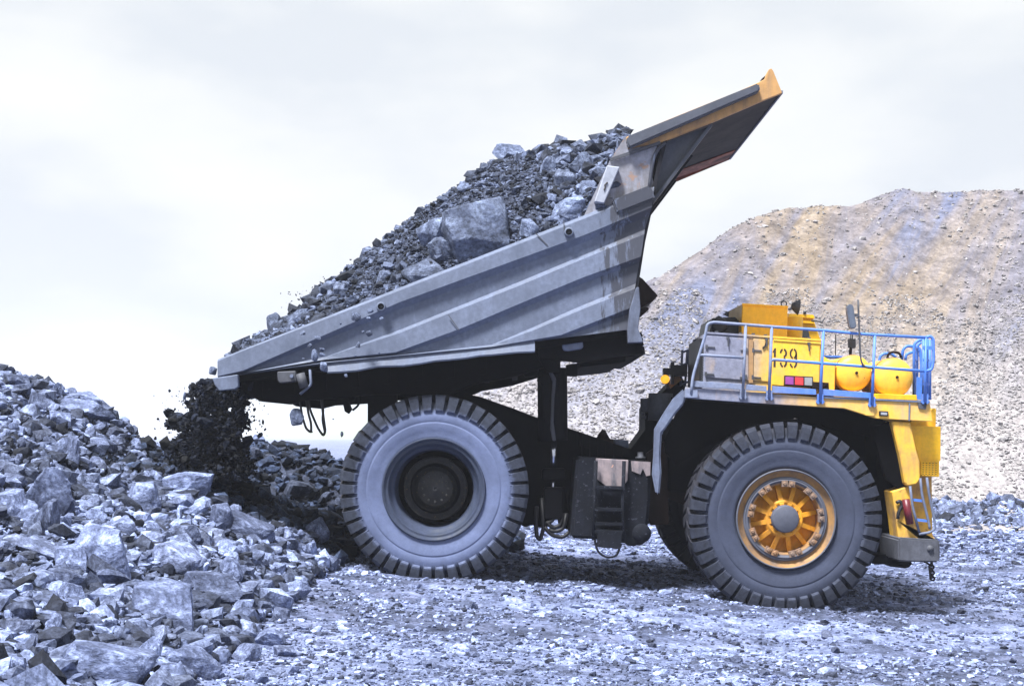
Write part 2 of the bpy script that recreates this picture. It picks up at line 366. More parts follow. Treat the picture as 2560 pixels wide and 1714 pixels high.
# ---------------------------------------------------------------- terrain
def gz(x, y):
    x = np.asarray(x, float); y = np.asarray(y, float)
    xc = np.clip(x, -5, 6.5)
    b = -.08*(xc-4.44)
    fade = sstep(42, 34, y)*sstep(-40, 5, y)
    return b*np.clip(fade, 0, 1)
def rut(x, y):
    k = sstep(-4, -1, x)
    return -k*.10*(np.exp(-((y-21.1+.03*x)/.33)**2)+np.exp(-((y-19.4+.10*x)/.4)**2)*.8+np.exp(-((y-17.0-.12*x)/.45)**2)*.7+np.exp(-((y-29.5)/.6)**2))+k*.05*np.exp(-((y-20.3+.06*x)/.3)**2)
def gnoise(x, y): return rut(x, y)+ .16*fbm(x*.6, y*.6, 4, 3)+.05*fbm(x*3.1, y*3.1, 3, 9)
def heapz(x, y):
    x = np.asarray(x, float); y = np.asarray(y, float)
    xf = -2.75+.5*fbm(y*.5, y*0+2, 2, 5)
    d = np.maximum(0, xf-x)
    B_ = .42+.58*sstep(10, 23, y)
    A = np.interp(d, [0, 1.05, 2.25, 3.4, 4.1, 4.55, 5.2, 6.3, 9], [0, .55, .95, 1.3, 1.6, 1.95, 2.35, 3.05, 3.8])*B_
    A = A*sstep(33, 25.2, y)
    T = np.interp(x, [-14, -8.8, -7.6, -6, -5, -3.8, -3, -1.5, .3], [.7, .7, 1.15, 1.75, 1.75, 1.42, 1.2, .75, 0])
    berm = T*np.exp(-((y-30.3)/1.9)**2)
    A = np.maximum(A, berm)+.15*np.minimum(A, berm)
    A = A+np.minimum(1, A*1.3)*(.5*fbm(x*.7, y*.7, 4, 21)+.10*fbm(x*3.3, y*3.3, 3, 31))
    return A
def topz(x, y): return gz(x, y)+gnoise(x, y)+np.maximum(heapz(x, y), 0)

# hill: angle-of-repose slope rising from a foot line, cut by a ridge
SL = .727; Y0 = 48.0
ridge_px = [(700, 1250), (900, 1150), (1060, 1062), (1187, 992), (1298, 936), (1450, 830), (1616, 713), (1703, 666), (1820, 590), (1918, 533), (1993, 506), (2057, 502), (2133, 512), (2220, 492), (2371, 483), (2470, 476), (2527, 471), (2590, 478), (3000, 500)]
RX, RZ = [], []
for u, v in ridge_px:
    k = (CV-v)/F; Y = (CAMZ+SL*Y0)/(SL-k); RX.append((u-CU)/F*Y); RZ.append(CAMZ+k*Y)
RZ = [z_+.28 if z_ > 4 else z_ for z_ in RZ]
RX = [RX[0]-6]+RX+[60, 120]; RZ = [0]+RZ+[12, 6]
def hillz(x, y):
    x = np.asarray(x, float); y = np.asarray(y, float)
    wob = 1.6*fbm(x*.09, y*.05, 3, 41)
    a = (y-Y0-wob)*SL; r = np.interp(x, RX, RZ)+.75*fbm(x*.35, y*.35, 4, 47)*(np.interp(x, RX, RZ) > 2)
    hgt = np.where(a < r, a, r-.02*(a-r))
    soft = .5*np.exp(-((a-r)/.6)**2)
    h = hgt-soft*.5
    h = h+np.minimum(1, np.maximum(h, 0))*(.45*fbm(x*.35, y*.35, 4, 51)+.22*fbm(x*1.3, y*1.3, 3, 57))
    h = h+np.minimum(1, np.maximum(h, 0)*.5)*.5*fbm((x-.5*h)*.55, y*.07, 3, 63)
    h = np.maximum(h, -.4)
    toe = .55*np.exp(-((y-Y0+3.2)/2.6)**2)*sstep(9, 13, x)*(1+1.2*fbm(x*.8, y*.8, 3, 61))
    return np.maximum(h, toe-.05)

def axis_pts(a, b, st, lo, hi, gr=1.12):
    mid = list(np.arange(a, b+1e-6, st)); r = []; d = st; x = b
    while x < hi: d *= gr; x += d; r.append(x)
    l = []; d = st; x = a
    while x > lo: d *= gr; x -= d; l.append(x)
    return np.array(l[::-1]+mid+r)
def grid_obj(name, xs, ys, fz, mat, smooth=True):
    X, Yg = np.meshgrid(xs, ys); Zg = fz(X, Yg)
    nx, ny = len(xs), len(ys)
    co = np.stack([X.ravel(), Yg.ravel(), Zg.ravel()], 1)
    i = np.arange(nx*ny).reshape(ny, nx)
    fa = np.stack([i[:-1, :-1].ravel(), i[:-1, 1:].ravel(), i[1:, 1:].ravel(), i[1:, :-1].ravel()], 1)
    return raw_mesh(name, co, fa, mat, smooth)
def raw_mesh(name, co, fa, mat, smooth=False, attr=None):
    me = bpy.data.meshes.new(name); nv, nf, k = len(co), len(fa), fa.shape[1]
    me.vertices.add(nv); me.vertices.foreach_set('co', co.astype(np.float32).ravel())
    me.loops.add(nf*k); me.loops.foreach_set('vertex_index', fa.astype(np.int32).ravel())
    me.polygons.add(nf); me.polygons.foreach_set('loop_start', np.arange(0, nf*k, k, dtype=np.int32))
    me.polygons.foreach_set('use_smooth', np.full(nf, smooth))
    me.update(calc_edges=True); me.validate()
    if attr is not None:
        a = me.attributes.new('rnd', 'FLOAT', 'POINT'); a.data.foreach_set('value', attr.astype(np.float32))
    me.materials.append(mat)
    o = bpy.data.objects.new(name, me); COL.objects.link(o); return o

g = grid_obj('ground', axis_pts(-9, 13, .12, -1700, 1700, 1.16), axis_pts(9, 44, .13, -60, 2600, 1.14), lambda x, y: gz(x, y)+gnoise(x, y), M['ground'])
tag(g, 'pale bluish crushed stone ground of the quarry', kind='structure')
hp = grid_obj('rubble_heap', np.arange(-17, 1.5, .09), np.arange(7, 40, .09), lambda x, y: gz(x, y)+gnoise(x, y)+heapz(x, y)-.03-.25*(heapz(x, y) < .06), M['heapbase'])
tag(hp, 'dark fine rubble of the tipping heap filling the lower left', kind='stuff')
hl = grid_obj('hill', np.arange(-24, 62, .3), np.arange(40, 96, .3), hillz, M['hill'])
tag(hl, 'tall tan and grey spoil hill behind the truck', kind='structure')
# far hills beyond
def farz(x, y):
    base = np.interp(x, [-900, -450, -277, -238, -191, -151, -60, 100, 600], [1, 1, 3, 10, 9.5, 28, 34, 34, 20])
    return np.where(y < 1500, (y-1050)/450.0, 1)*base*(1+.25*fbm(x*.01, y*.01, 4, 71))-2
fh = grid_obj('far_hill', np.arange(-1000, 700, 6.0), np.arange(1050, 1800, 12.0), farz, M['farhill'])
tag(fh, 'distant pale green hill on the horizon', kind='structure')

# ---------------------------------------------------------------- rocks
def ico(sub):
    bm = bmesh.new(); bmesh.ops.create_icosphere(bm, subdivisions=sub, radius=1)
    co = np.array([v.co[:] for v in bm.verts]); fa = np.array([[v.index for v in f.verts] for f in bm.faces]); bm.free(); return co, fa
ICO = {k: ico(k) for k in (1, 2, 3, 5)}
def noise3(p, seed):
    return (fbm(p[:, 0]+p[:, 2]*.7+9, p[:, 1]-p[:, 2]*.6+5, 4, seed)+fbm(p[:, 1]*1.1+3, p[:, 2]+p[:, 0]*.4+7, 4, seed+5))
def rock_shape(sub, seed, planes=11, rough=.05, flat=.7):
    r = np.random.default_rng(seed); co, fa = ICO[sub]
    n = r.normal(size=(planes, 3)); n /= np.linalg.norm(n, axis=1)[:, None]
    n = np.vstack([n, [[0, 0, 1], [0, 0, -1]] + r.normal(size=(2, 3))*.18])
    n /= np.linalg.norm(n, axis=1)[:, None]
    h = r.uniform(.62, 1.0, len(n)); h[-2:] = r.uniform(.7, .9, 2)
    d = co@n.T; rad = np.min(np.where(d > .12, h/np.maximum(d, .12), 9), axis=1); rad = np.minimum(rad, 1.35)
    p = co*rad[:, None]
    if rough and sub > 2:
        nn = noise3(p*1.6, seed); n2 = noise3(p*5.5, seed+3)
        strata = np.sin((p@r.normal(size=3))*9)*.25
        p = p*(1+rough*(nn*1.6+n2*.7+.12*strata))[:, None]
    sc_ = np.array([r.uniform(.9, 1.3), r.uniform(.7, 1.0), r.uniform(.45, .8)*flat/.7]); p = p*sc_
    if sub > 2: p -= (p.max(0)+p.min(0))/2; p /= np.abs(p).max(0)
    else: p /= np.abs(p).max()
    return p, fa
def rotm(r, n, tilt=None):
    qv = r.normal(size=(n, 4)); qv /= np.linalg.norm(qv, axis=1)[:, None]
    a, b, c, d = qv.T
    return np.stack([np.stack([1-2*(c*c+d*d), 2*(b*c-a*d), 2*(b*d+a*c)], 1), np.stack([2*(b*c+a*d), 1-2*(b*b+d*d), 2*(c*d-a*b)], 1), np.stack([2*(b*d-a*c), 2*(c*d+a*b), 1-2*(b*b+c*c)], 1)], 1)
def flatrot(r, n, tilt=.35):
    a = r.uniform(0, 2*np.pi, n); Rz = np.zeros((n, 3, 3)); Rz[:, 0, 0] = np.cos(a); Rz[:, 0, 1] = -np.sin(a); Rz[:, 1, 0] = np.sin(a); Rz[:, 1, 1] = np.cos(a); Rz[:, 2, 2] = 1
    b = r.normal(0, tilt, n); Rx = np.zeros((n, 3, 3)); Rx[:, 0, 0] = 1; Rx[:, 1, 1] = np.cos(b); Rx[:, 1, 2] = -np.sin(b); Rx[:, 2, 1] = np.sin(b); Rx[:, 2, 2] = np.cos(b)
    c = r.uniform(0, 2*np.pi, n); R2 = np.zeros((n, 3, 3)); R2[:, 0, 0] = np.cos(c); R2[:, 0, 1] = -np.sin(c); R2[:, 1, 0] = np.sin(c); R2[:, 1, 1] = np.cos(c); R2[:, 2, 2] = 1
    return Rz@Rx@R2
def stones(name, pos, size, mat, label, sub=1, tilt=.4, seed=1, smooth=False, patch=False):
    r = np.random.default_rng(seed); n = len(pos)
    protos = np.array([rock_shape(sub, 900+i, 9, 0)[0] for i in range(14)]); fa = ICO[sub][1]
    k = r.integers(0, 14, n); R = flatrot(r, n, tilt) if tilt < 2 else rotm(r, n)
    v = np.einsum('nij,nvj->nvi', R, protos[k])*size[:, None, None]*.5+pos[:, None, :]
    nv = v.shape[1]; f = (fa[None]+np.arange(n)[:, None, None]*nv).reshape(-1, 3)
    a_ = r.random(n)
    if patch: a_ = a_*np.clip(.25+1.5*(smooth_noise(pos[:, 0]*1.1, pos[:, 1]*1.1, 77)*.6+smooth_noise(pos[:, 0]*3, pos[:, 1]*3, 78)*.4), .25, 1)
    o = raw_mesh(name, v.reshape(-1, 3), f, mat, smooth, np.repeat(a_, nv))
    return tag(o, label, kind='stuff')

# gravel on the flat
n = 60000
yy = 11.5+24*rng.random(n)**1.5; xx = (rng.random(n)*2-1)*(yy*.40+.6)
sz = .023*np.exp(rng.normal(0, .55, n))*(.5+yy/28); sz = np.clip(sz, .012, .16)
keep = (heapz(xx, yy) < .25)&(rng.random(n) > np.clip(-rut(xx, yy)*9, 0, .8)); xx, yy, sz = xx[keep], yy[keep], sz[keep]
stones('gravel', np.stack([xx, yy, gz(xx, yy)+gnoise(xx, yy)+sz*.10], 1), sz*1.7, M['gravel'], 'pale loose gravel strewn over the flat ground', 1, .35, 2, patch=True)
n = 9000
yy = 33+15*rng.random(n); xx = (rng.random(n)*2-1)*yy*.40
sz = .07*np.exp(rng.normal(0, .5, n))
stones('gravel', np.stack([xx, yy, np.maximum(gz(xx, yy)+gnoise(xx, yy), hillz(xx, yy))+sz*.15], 1), sz*1.7, M['gravel'], 'loose grey stones on the ground between truck and hill', 1, .35, 12)
# rubble of the heap
n = 34000
yy = 8.5+26*rng.random(n)**1.1; xx = -yy*.40+rng.random(n)*(yy*.40+.4)
sz = np.clip(.075*np.exp(rng.normal(0, .55, n))*(.6+yy/40), .03, .34)
hh = heapz(xx, yy); keep = hh > .03; xx, yy, sz = xx[keep], yy[keep], sz[keep]
big = (sz > .085)&(rng.random(len(sz)) < .55)
for sel, sub in ((~big, 1), (big, 2)):
    fresh_shaded = (xx > -6.9-.5*np.sin(yy*2))&(yy > 22.6+.5*np.sin(xx*3)+1.2*smooth_noise(xx*1.5, yy*1.5, 4))&(yy < 31.5)  # bank under the tail, where spoil colour also carries the shadow
    if sub == 1: stones('fresh_shaded_spoil', np.stack([xx, yy, topz(xx, yy)+sz*.15], 1)[fresh_shaded], sz[fresh_shaded]*1.5, M['fresh_shaded'], 'freshly tipped stones, darkened for the body shadow, left of the rear wheel', 1, .8, 33)
    sel = sel & ~fresh_shaded
    stones('heap_rubble', np.stack([xx, yy, topz(xx, yy)+sz*.15], 1)[sel], sz[sel]*1.6, M['heapstone'], 'small broken stones covering the tipping heap' if sub == 1 else 'fist to head sized stones of the tipping heap', sub, .8, 3, patch=True)
# scree of the hill
n = 36000
xx = -14+72*rng.random(n); yy = 46+32*rng.random(n)
hz_ = hillz(xx, yy); keep = (hz_ > .0)&(np.abs(xx/yy) < .42); xx, yy, hz_ = xx[keep], yy[keep], hz_[keep]
sz = np.clip(.075*np.exp(rng.normal(0, .5, len(xx))), .035, .34)
dens = smooth_noise(xx*.25, yy*.25, 5); keep = dens+rng.random(len(xx))*.9 > .62+.35*sstep(3, 12, hz_); xx, yy, hz_, sz = xx[keep], yy[keep], hz_[keep], sz[keep]
stones('scree', np.stack([xx, yy, hz_+sz*.1], 1), sz*1.5, M['scree'], 'pale scree stones scattered over the spoil hill', 1, .6, 4)
n = 45000
xx = -12+40*rng.random(n); yy = 47+14*rng.random(n); hz_ = hillz(xx, yy)
keep = (hz_ > .1)&(np.abs(xx/yy) < .41)&(smooth_noise(xx*.4, yy*.4, 15) > .22+.04*hz_); xx, yy, hz_ = xx[keep], yy[keep], hz_[keep]
sz = np.clip(.065*np.exp(rng.normal(0, .4, len(xx))), .04, .25)
stones('scree', np.stack([xx, yy, hz_+sz*.1], 1), sz*1.5, M['scree'], 'fine pale scree covering the lower slope of the spoil hill', 1, .6, 14)
# dark broken rock at the toe of the hill, right
n = 5000
xx = 10+14*rng.random(n); yy = 41+7*rng.random(n); hz_ = hillz(xx, yy); keep = hz_ > .0; xx, yy, hz_ = xx[keep], yy[keep], hz_[keep]
sz = np.clip(.13*np.exp(rng.normal(0, .5, len(xx))), .06, .5)
stones('toe_rubble', np.stack([xx, yy, hz_+sz*.2], 1), sz*1.6, M['heapstone'], 'grey broken rock along the toe of the spoil hill', 1, .8, 5)

ROCKMESH = {}
def boulder_mesh(i, mat, sub=3):
    key = (i, mat.name, sub)
    if key not in ROCKMESH:
        p, f = rock_shape(sub, 100+i*7, 10+i % 5, .07 if sub > 3 else .05, .85)
        o = raw_mesh('rock', p*.5, f, mat, False); me = o.data; bpy.data.objects.remove(o); ROCKMESH[key] = me
    return ROCKMESH[key]
def add_rock(name, loc, size, rot, mesh, label, cat, group):
    o = bpy.data.objects.new(name, mesh); COL.objects.link(o)
    o.location = loc; o.scale = size; o.rotation_euler = rot
    return tag(o, label, cat, group)
def march(u, v, fz, y0=8.0, y1=45.0):
    ys = np.arange(y0, y1, .04); x = (u-CU)/F*ys; z_ = CAMZ+(CV-v)/F*ys; hit = np.nonzero(fz(x, ys) > z_)[0]
    return (x[hit[0]], ys[hit[0]], z_[hit[0]]) if len(hit) else None

# named boulders of the heap: (zoom-7 x, y centre, width, height, tilt about view axis, mesh, label)
HB = [
 (520, 1475, 400, 210, .25, 1, 'huge flat topped boulder at the very bottom left edge of the view'),
 (1010, 1110, 290, 180, .05, 2, 'big pale block with flat sunlit top, right in the middle of the heap front'),
 (840, 955, 240, 165, -.1, 3, 'rounded very pale boulder directly behind the big flat topped block'),
 (510, 930, 250, 270, .1, 4, 'large dark faced boulder in the middle of the heap'),
 (800, 1180, 330, 220, .35, 5, 'layered boulder with split slabs and a dark underside'),
 (215, 640, 250, 270, 0, 6, 'tall pale boulder leaning upright on the left slope'),
 (225, 770, 110, 210, .1, 7, 'narrow upright slab standing below the tall pale boulder'),
 (910, 600, 240, 130, -.25, 8, 'wedge shaped boulder under the falling dirt'),
 (670, 660, 190, 130, -.3, 9, 'tilted slab left of the wedge shaped boulder'),
 (410, 190, 170, 90, .2, 10, 'boulder perched on the crest of the heap against the sky'),
 (410, 240, 240, 100, .3, 11, 'long slab just below the perched crest boulder'),
 (320, 450, 130, 180, .7, 0, 'long smooth stone pointing down the upper left slope'),
 (290, 290, 110, 90, .2, 13, 'square block on the upper slope under the crest slab'),
 (235, 930, 250, 90, .55, 4, 'long pale splinter lying diagonally on the left'),
 (350, 960, 170, 150, .3, 5, 'grey block leaning against the dark faced boulder'),
 (310, 1060, 170, 110, .2, 8, 'pale block below the diagonal splinter'),
 (340, 1130, 120, 110, .3, 2, 'pale cube shaped rock low on the left side'),
 (1110, 1020, 110, 130, .3, 3, 'dark sided block right of the rounded pale boulder'),
 (1180, 800, 260, 110, .6, 1, 'long pale slab sliding down the right flank of the heap'),
 (1060, 760, 130, 140, -.4, 9, 'dark rock next to the long sliding slab'),
 (1530, 820, 110, 130, .3, 10, 'pale pointed rock standing near the rear wheel'),
 (1490, 915, 70, 90, .1, 7, 'small square pale block near the rear wheel'),
 (1290, 1330, 160, 90, 0, 6, 'lone grey block resting on the flat ground in front of the heap'),
 (1425, 1105, 130, 90, -.2, 11, 'dark sided block on the ground below the rear wheel'),
 (1370, 1400, 100, 60, .1, 13, 'small dark wedge of rock alone in the gravel'),
 (930, 1450, 250, 150, .2, 0, 'broad pale slab beside the huge bottom boulder'),
 (720, 1400, 130, 150, .5, 12, 'steep grey stone behind the broad pale slab'),
 (830, 1500, 180, 90, .1, 3, 'low pale rock at the bottom edge of the view'),
 (60, 1480, 130, 110, 0, 9, 'pale boulder in the bottom left corner'),
 (90, 1290, 130, 90, .1, 8, 'flat pale stone near the left edge low down'),
 (60, 700, 150, 160, .2, 5, 'dark rounded boulder at the left edge below the tall pale one'),
 (180, 210, 90, 110, .1, 2, 'grey rock on the left crest against the sky'),
 (80, 110, 120, 90, .2, 13, 'broad dark rock on the highest part of the crest'),
 (600, 800, 130, 110, -.2, 10, 'dark flat stone in the centre of the slope'),
 (740, 820, 100, 80, .1, 0, 'small rounded dark stone right of the dark flat one'),
 (880, 840, 160, 100, .1, 7, 'grey flat block behind the rounded pale boulder'),
 (640, 1090, 110, 90, .3, 6, 'dark stone wedged under the dark faced boulder'),
 (1250, 385, 60, 50, .2, 4, 'rock on the ridge right of the falling dirt'),
 (1015, 560, 50, 50, .2, 6, 'small upright stone at the tip of the wedge shaped boulder'),
 (650, 400, 60, 50, 0, 12, 'small stone on the right end of the crest line'),
]
SHORT = ['the huge bottom boulder', 'the big flat topped block', 'the rounded pale boulder', 'the dark faced boulder', 'the layered boulder', 'the tall pale boulder',
 'the narrow upright slab', 'the wedge shaped boulder', 'the tilted slab', 'the perched crest boulder', 'the crest slab', 'the long smooth stone', 'the upper square block',
 'the diagonal splinter', 'the leaning grey block', 'the pale block under the splinter', 'the pale cube rock', 'the dark sided block', 'the sliding slab', 'the dark rock by the sliding slab',
 'the pointed rock by the rear wheel', 'the small square block by the rear wheel', 'the lone block on the flat', 'the dark sided ground block', 'the dark wedge in the gravel', 'the broad pale slab',
 'the steep grey stone', 'the low pale bottom rock', 'the bottom left corner boulder', 'the flat left edge stone', 'the dark left edge rock', 'the left crest rock', 'the highest crest rock',
 'the dark flat centre stone', 'the rounded dark stone', 'the grey flat block', 'the wedged dark stone', 'the ridge rock', 'the small upright stone', 'the crest end stone']
taken = []
for (zx, zy, zw, zh, rt, mi, lab) in HB:
    u, v = s(7, zx, zy+zh*.40); hit = march(u, v, topz)
    if hit is None: hit = march(u, v+14, topz)
    if hit is None: continue
    x, y, z_ = hit; W = zw*.51901/F*y; H = zh*.51901/F*y
    cz = CAMZ+(CV-s(7, zx, zy)[1])/F*y
    D = W*rnd.uniform(.6, .85)
    add_rock('boulder', (x, y+D*.05, cz-H*.06), (W*1.12, D, H*1.15), (rnd.uniform(-.15, .3), rt*.7, rnd.uniform(-.3, .3)), boulder_mesh(mi, M['boulder'], 5), lab, 'boulder', 'boulders on the tipping heap')
    taken.append((u, v-zh*.1, max(zw, zh)*.26))
MARKS = [(s(7, k[0], k[1]), n_) for k, n_ in zip(HB, SHORT)]
USED = set()
def unique_label(u, v, pxs, marks, noun='rock'):
    size = 'small' if pxs < 32 else ('middling' if pxs < 52 else 'large')
    for (mu, mv), n_ in sorted(marks, key=lambda k: (k[0][0]-u)**2+(k[0][1]-v)**2)[:9]:
        a = math.degrees(math.atan2(mv-v, u-mu)) % 360
        d = ['to the right of', 'up and right of', 'above', 'up and left of', 'to the left of', 'down and left of', 'below', 'down and right of'][int((a+22.5)//45) % 8]
        far = math.hypot(mu-u, mv-v); w_ = 'just ' if far < 75 else ''
        lab = f'{size} grey {noun} {w_}{d} {n_}'
        if lab not in USED: USED.add(lab); return lab
    return None
# further heap rocks
tries = 0; cnt = 0
zones = {}
while cnt < 170 and tries < 20000:
    tries += 1
    y = rnd.uniform(10, 30); x = rnd.uniform(-y*.385, -1.6)
    if heapz(x, y) < .12 and rnd.random() < .9: continue
    z_ = float(topz(x, y)); u = CU+x/y*F; v = CV-(z_-CAMZ)/y*F
    if u < 5 or v > 1705 or v < 900: continue
    if u > 770 and v > 1350: continue
    if 850 < u < 1330 and 980 < v < 1460: continue
    pxs = 22+78*rnd.random()**2.4
    if any((u-a)**2+(v-b)**2 < (c*.85+pxs*.42)**2 for a, b, c in taken): continue
    taken.append((u, v, pxs*.5)); size = pxs/F*y
    lab = unique_label(u, v, pxs, MARKS)
    if lab is None: continue
    if heapz(x, y) < .3: zn = ('rock', 'grey rock lying loose along the foot of the heap', 'rocks at the foot of the heap')
    elif y > 25: zn = ('rock', 'shaded grey rock on the ridge behind the raised tail of the truck', 'rocks of the ridge behind the tail')
    elif y > 19: zn = ('rock', 'ordinary angular rock among others on the upper slope of the heap', 'rocks of the upper heap slope')
    else: zn = ('rock', 'ordinary angular rock among others on the lower slope of the heap', 'rocks of the lower heap slope')
    add_rock('rock', (x, y, z_+size*.12), (size*1.15, size*rnd.uniform(.7, 1), size*rnd.uniform(.7, 1.05)), (rnd.uniform(-.4, .5), rnd.uniform(-.4, .6), rnd.uniform(0, 6.28)), boulder_mesh(rnd.randrange(14), M['fresh_shaded_rock'] if (y > 23.4 and x > -6.9) else M['boulder'], 3), lab, zn[0], zn[2])
    cnt += 1
# ---------------------------------------------------------------- dump truck
YC = 24.8
root = bpy.data.objects.new('dump_truck', None); COL.objects.link(root); root.location = (1.6, YC, .25)
WM[root.name] = Matrix.Translation(root.location)
tag(root, 'huge yellow and grey mining dump truck numbered 139 tipping its load', 'dump truck')

# --- tyres and wheels
R = 1.573; TW = .92
def tyre_mesh(nlug=42):
    b = MB()
    k = [(.10, .50), (.055, .525), (.03, .555), (.035, .575), (.012, .62), (.0, .69), (.001, .703), (.006, .706), (.006, .716), (.002, .72), (.012, .78), (.03, .83), (.06, .885), (.11, .925), (.20, .938)]
    prof = [(y, r*R) for y, r in k]+[(.46, .942*R)]+[(TW-y, r*R) for y, r in k[::-1]]
    b.lathe(prof, seg=126)
    # blocks: stations across the profile (y, r outer, r base, half angle share, skew)
    st = [(.004, .822, .805, .27, 0), (-.016, .835, .80, .31, 0), (-.008, .90, .82, .345, 0), (.010, .965, .85, .355, 0), (.045, .995, .88, .355, .0), (.10, 1.0, .93, .35, .03), (.24, 1.0, .93, .34, .20), (.42, 1.0, .935, .26, .52)]
    pitch = 2*math.pi/nlug
    for side in (0, 1):
        for i in range(nlug):
            a0 = (i+.5*side)*pitch; rows = []
            jit = rnd.uniform(-.03, .03); wear = rnd.uniform(-.005, .003)
            for (y, ro, rb, hw, sk) in st:
                yy_ = y if side == 0 else TW-y
                ca = a0-(sk+jit)*pitch
                row = []
                for (rr, h, dy) in ((rb, hw*1.1, .035 if y < .04 else 0), (ro, hw, 0), (ro, -hw, 0), (rb, -hw*1.1, .035 if y < .04 else 0)):
                    rr = rr+(wear+rnd.uniform(-.003, .002) if rr > .96 else 0); a = ca+h*pitch*rnd.uniform(.94, 1.03); yv = yy_+(dy if side == 0 else -dy)
                    row.append(b.bm.verts.new((rr*R*math.cos(a), yv, rr*R*math.sin(a))))
                rows.append(row)
            for r0, r1 in zip(rows[:-1], rows[1:]):
                for k_ in range(3): b.bm.faces.new((r0[k_], r0[k_+1], r1[k_+1], r1[k_]))
            b.bm.faces.new(rows[0]); b.bm.faces.new(rows[-1][::-1])
    return b
TY = {}
def wheel(loc, kind, flip=False, full=True):
    rz = math.pi if flip else 0
    Mw = Matrix.Translation(loc) @ Matrix.Rotation(rz, 4, 'Z')
    def put(b, name, mat, par, key, lab=None):
        if key in TY:
            o = bpy.data.objects.new(name, TY[key]); COL.objects.link(o); b.bm.free()
        else: o = b.build(name, mat); TY[key] = o.data
        o.parent = par
        if par is root:
            o.matrix_parent_inverse = WM[root.name].inverted(); o.matrix_basis = Mw
        if lab: o['label'] = lab
        return o
    core = MB()
    if kind == 'rear':
        core.lathe([(.46, 0), (.40, .02), (.40, .05), (.42, .06), (.42, .28), (.44, .30), (.45, .32), (.50, .33), (.52, .50), (.47, .51), (.47, .53), (.62, .54), (.70, .40)], seg=72)
        for k in range(12):
            a = 2*math.pi*k/12; core.lathe([(.385, .0), (.385, .018), (.42, .02)], c=(.22*math.cos(a), 0, .22*math.sin(a)), seg=8, smooth=False)
    else:
        core.lathe([(.40, .0), (.14, .26), (.145, .30), (.30, .34), (.36, .545), (.34, .56), (.55, .55)], seg=72)
        for k in range(12):      # ribs of the spider
            a = 2*math.pi*(k+.35)/12; ca, sa = math.cos(a), math.sin(a)
            pts = [(.20, .135), (.25, .135), (.55, .245), (.55, .32), (.2, .32)]
            w2 = .036; t_ = Vector((-sa, 0, ca))
            A_ = [core.bm.verts.new(Vector((r_*ca, y_, r_*sa))+t_*w2) for r_, y_ in pts]; B_ = [core.bm.verts.new(Vector((r_*ca, y_, r_*sa))-t_*w2) for r_, y_ in pts]
            core.bm.faces.new(A_); core.bm.faces.new(B_[::-1])
            for j in range(5): core.bm.faces.new((A_[j], B_[j], B_[(j+1) % 5], A_[(j+1) % 5]))
    w_ = put(core, 'wheel', M['wheelrear'] if kind == 'rear' else M['wheelyellow'], root, kind+'core')
    t = put(tyre_mesh() if kind+'tyre' not in TY else MB(), 'tyre', M['tyrerear'] if kind == 'rear' else M['tyrefront'], w_, kind+'tyre')
    if not full: return
    rim = MB()
    if kind == 'rear':
        rim.lathe([(.06, .50*R), (.025, .535*R), (.012, .545*R), (.0, .54*R), (.006, .525*R), (.035, .515*R), (.045, .495*R), (.038, .485*R), (.05, .478*R), (.10, .465*R), (.15, .445*R), (.16, .425*R), (.18, .42*R), (.60, .40*R)], seg=96)
    else:
        rim.lathe([(.07, .485*R), (.03, .508*R), (.01, .512*R), (.0, .507*R), (.01, .497*R), (.05, .485*R), (.085, .455*R), (.09, .43*R), (.06, .418*R), (.055, .405*R), (.075, .398*R), (.085, .386*R), (.07, .38*R), (.075, .362*R), (.12, .355*R), (.35, .35*R)], seg=96)
    put(rim, 'rim', M['rimrear'] if kind == 'rear' else M['rimfront'], w_, kind+'rim')
    if kind == 'front':
        lr = MB(); lr.lathe([(.02, .517*R), (-.012, .514*R), (-.014, .502*R), (.03, .496*R)], seg=96); put(lr, 'rim_flange', M['hubgrey'], w_, 'flange')
        lr = MB(); lr.lathe([(.08, .437*R), (.045, .424*R), (.045, .414*R), (.055, .411*R), (.035, .405*R), (.035, .392*R), (.06, .385*R), (.07, .374*R)], seg=96); put(lr, 'lock_ring', M['hubgrey'], w_, 'lock')
    if kind == 'front':
        cap = MB(); cap.lathe([(.04, 0), (.04, .20), (.05, .215), (.075, .225), (.20, .228), (.20, .262), (.235, .268), (.30, .27)], seg=48)
        for k in range(12):
            a = 2*math.pi*k/12; cap.lathe([(.185, 0), (.185, .012), (.21, .012)], c=(.247*math.cos(a), 0, .247*math.sin(a)), seg=6, smooth=False)
        put(cap, 'hub_cap', M['hubgrey'], w_, 'cap')
        for k in range(9):      # pairs of rim clamps
            a0 = 2*math.pi*(k+.15)/9
            cl = MB()
            for da in (-.1, .1):
                a = a0+da; c = Vector((.575*math.cos(a), .05, .575*math.sin(a)))
                rt = Matrix.Rotation(-a, 3, 'Y')
                cl.box(c+Vector((0, .01, 0)), (.10, .07, .10), rt)
                cl.lathe([(-.05, 0), (-.05, .022), (-.02, .036), (.02, .038)], c=c, seg=8, smooth=False)
            cl.box(Vector((.562*math.cos(a0), .075, .562*math.sin(a0))), (.045, .03, .15), Matrix.Rotation(-a0, 3, 'Y'))
            o = cl.build('rim_clamp', M['clamp']); o.parent = w_
M['wheelrear'] = paint_mat('greasy_wheel_hub', (.028, .027, .026), (.065, .065, .07), amount=.5, rough=.6, streak=.2, rust=((.13, .10, .05), 22, .60))
M['wheelyellow'] = paint_mat('orange_yellow_wheel_paint', (.80, .34, .015), (.30, .14, .04), amount=.28, rough=.5, streak=.3, rust=((.07, .04, .02), 9, .68))
M['rimrear'] = paint_mat('dusty_grey_rim', (.020, .028, .050), (.038, .050, .092), amount=.5)
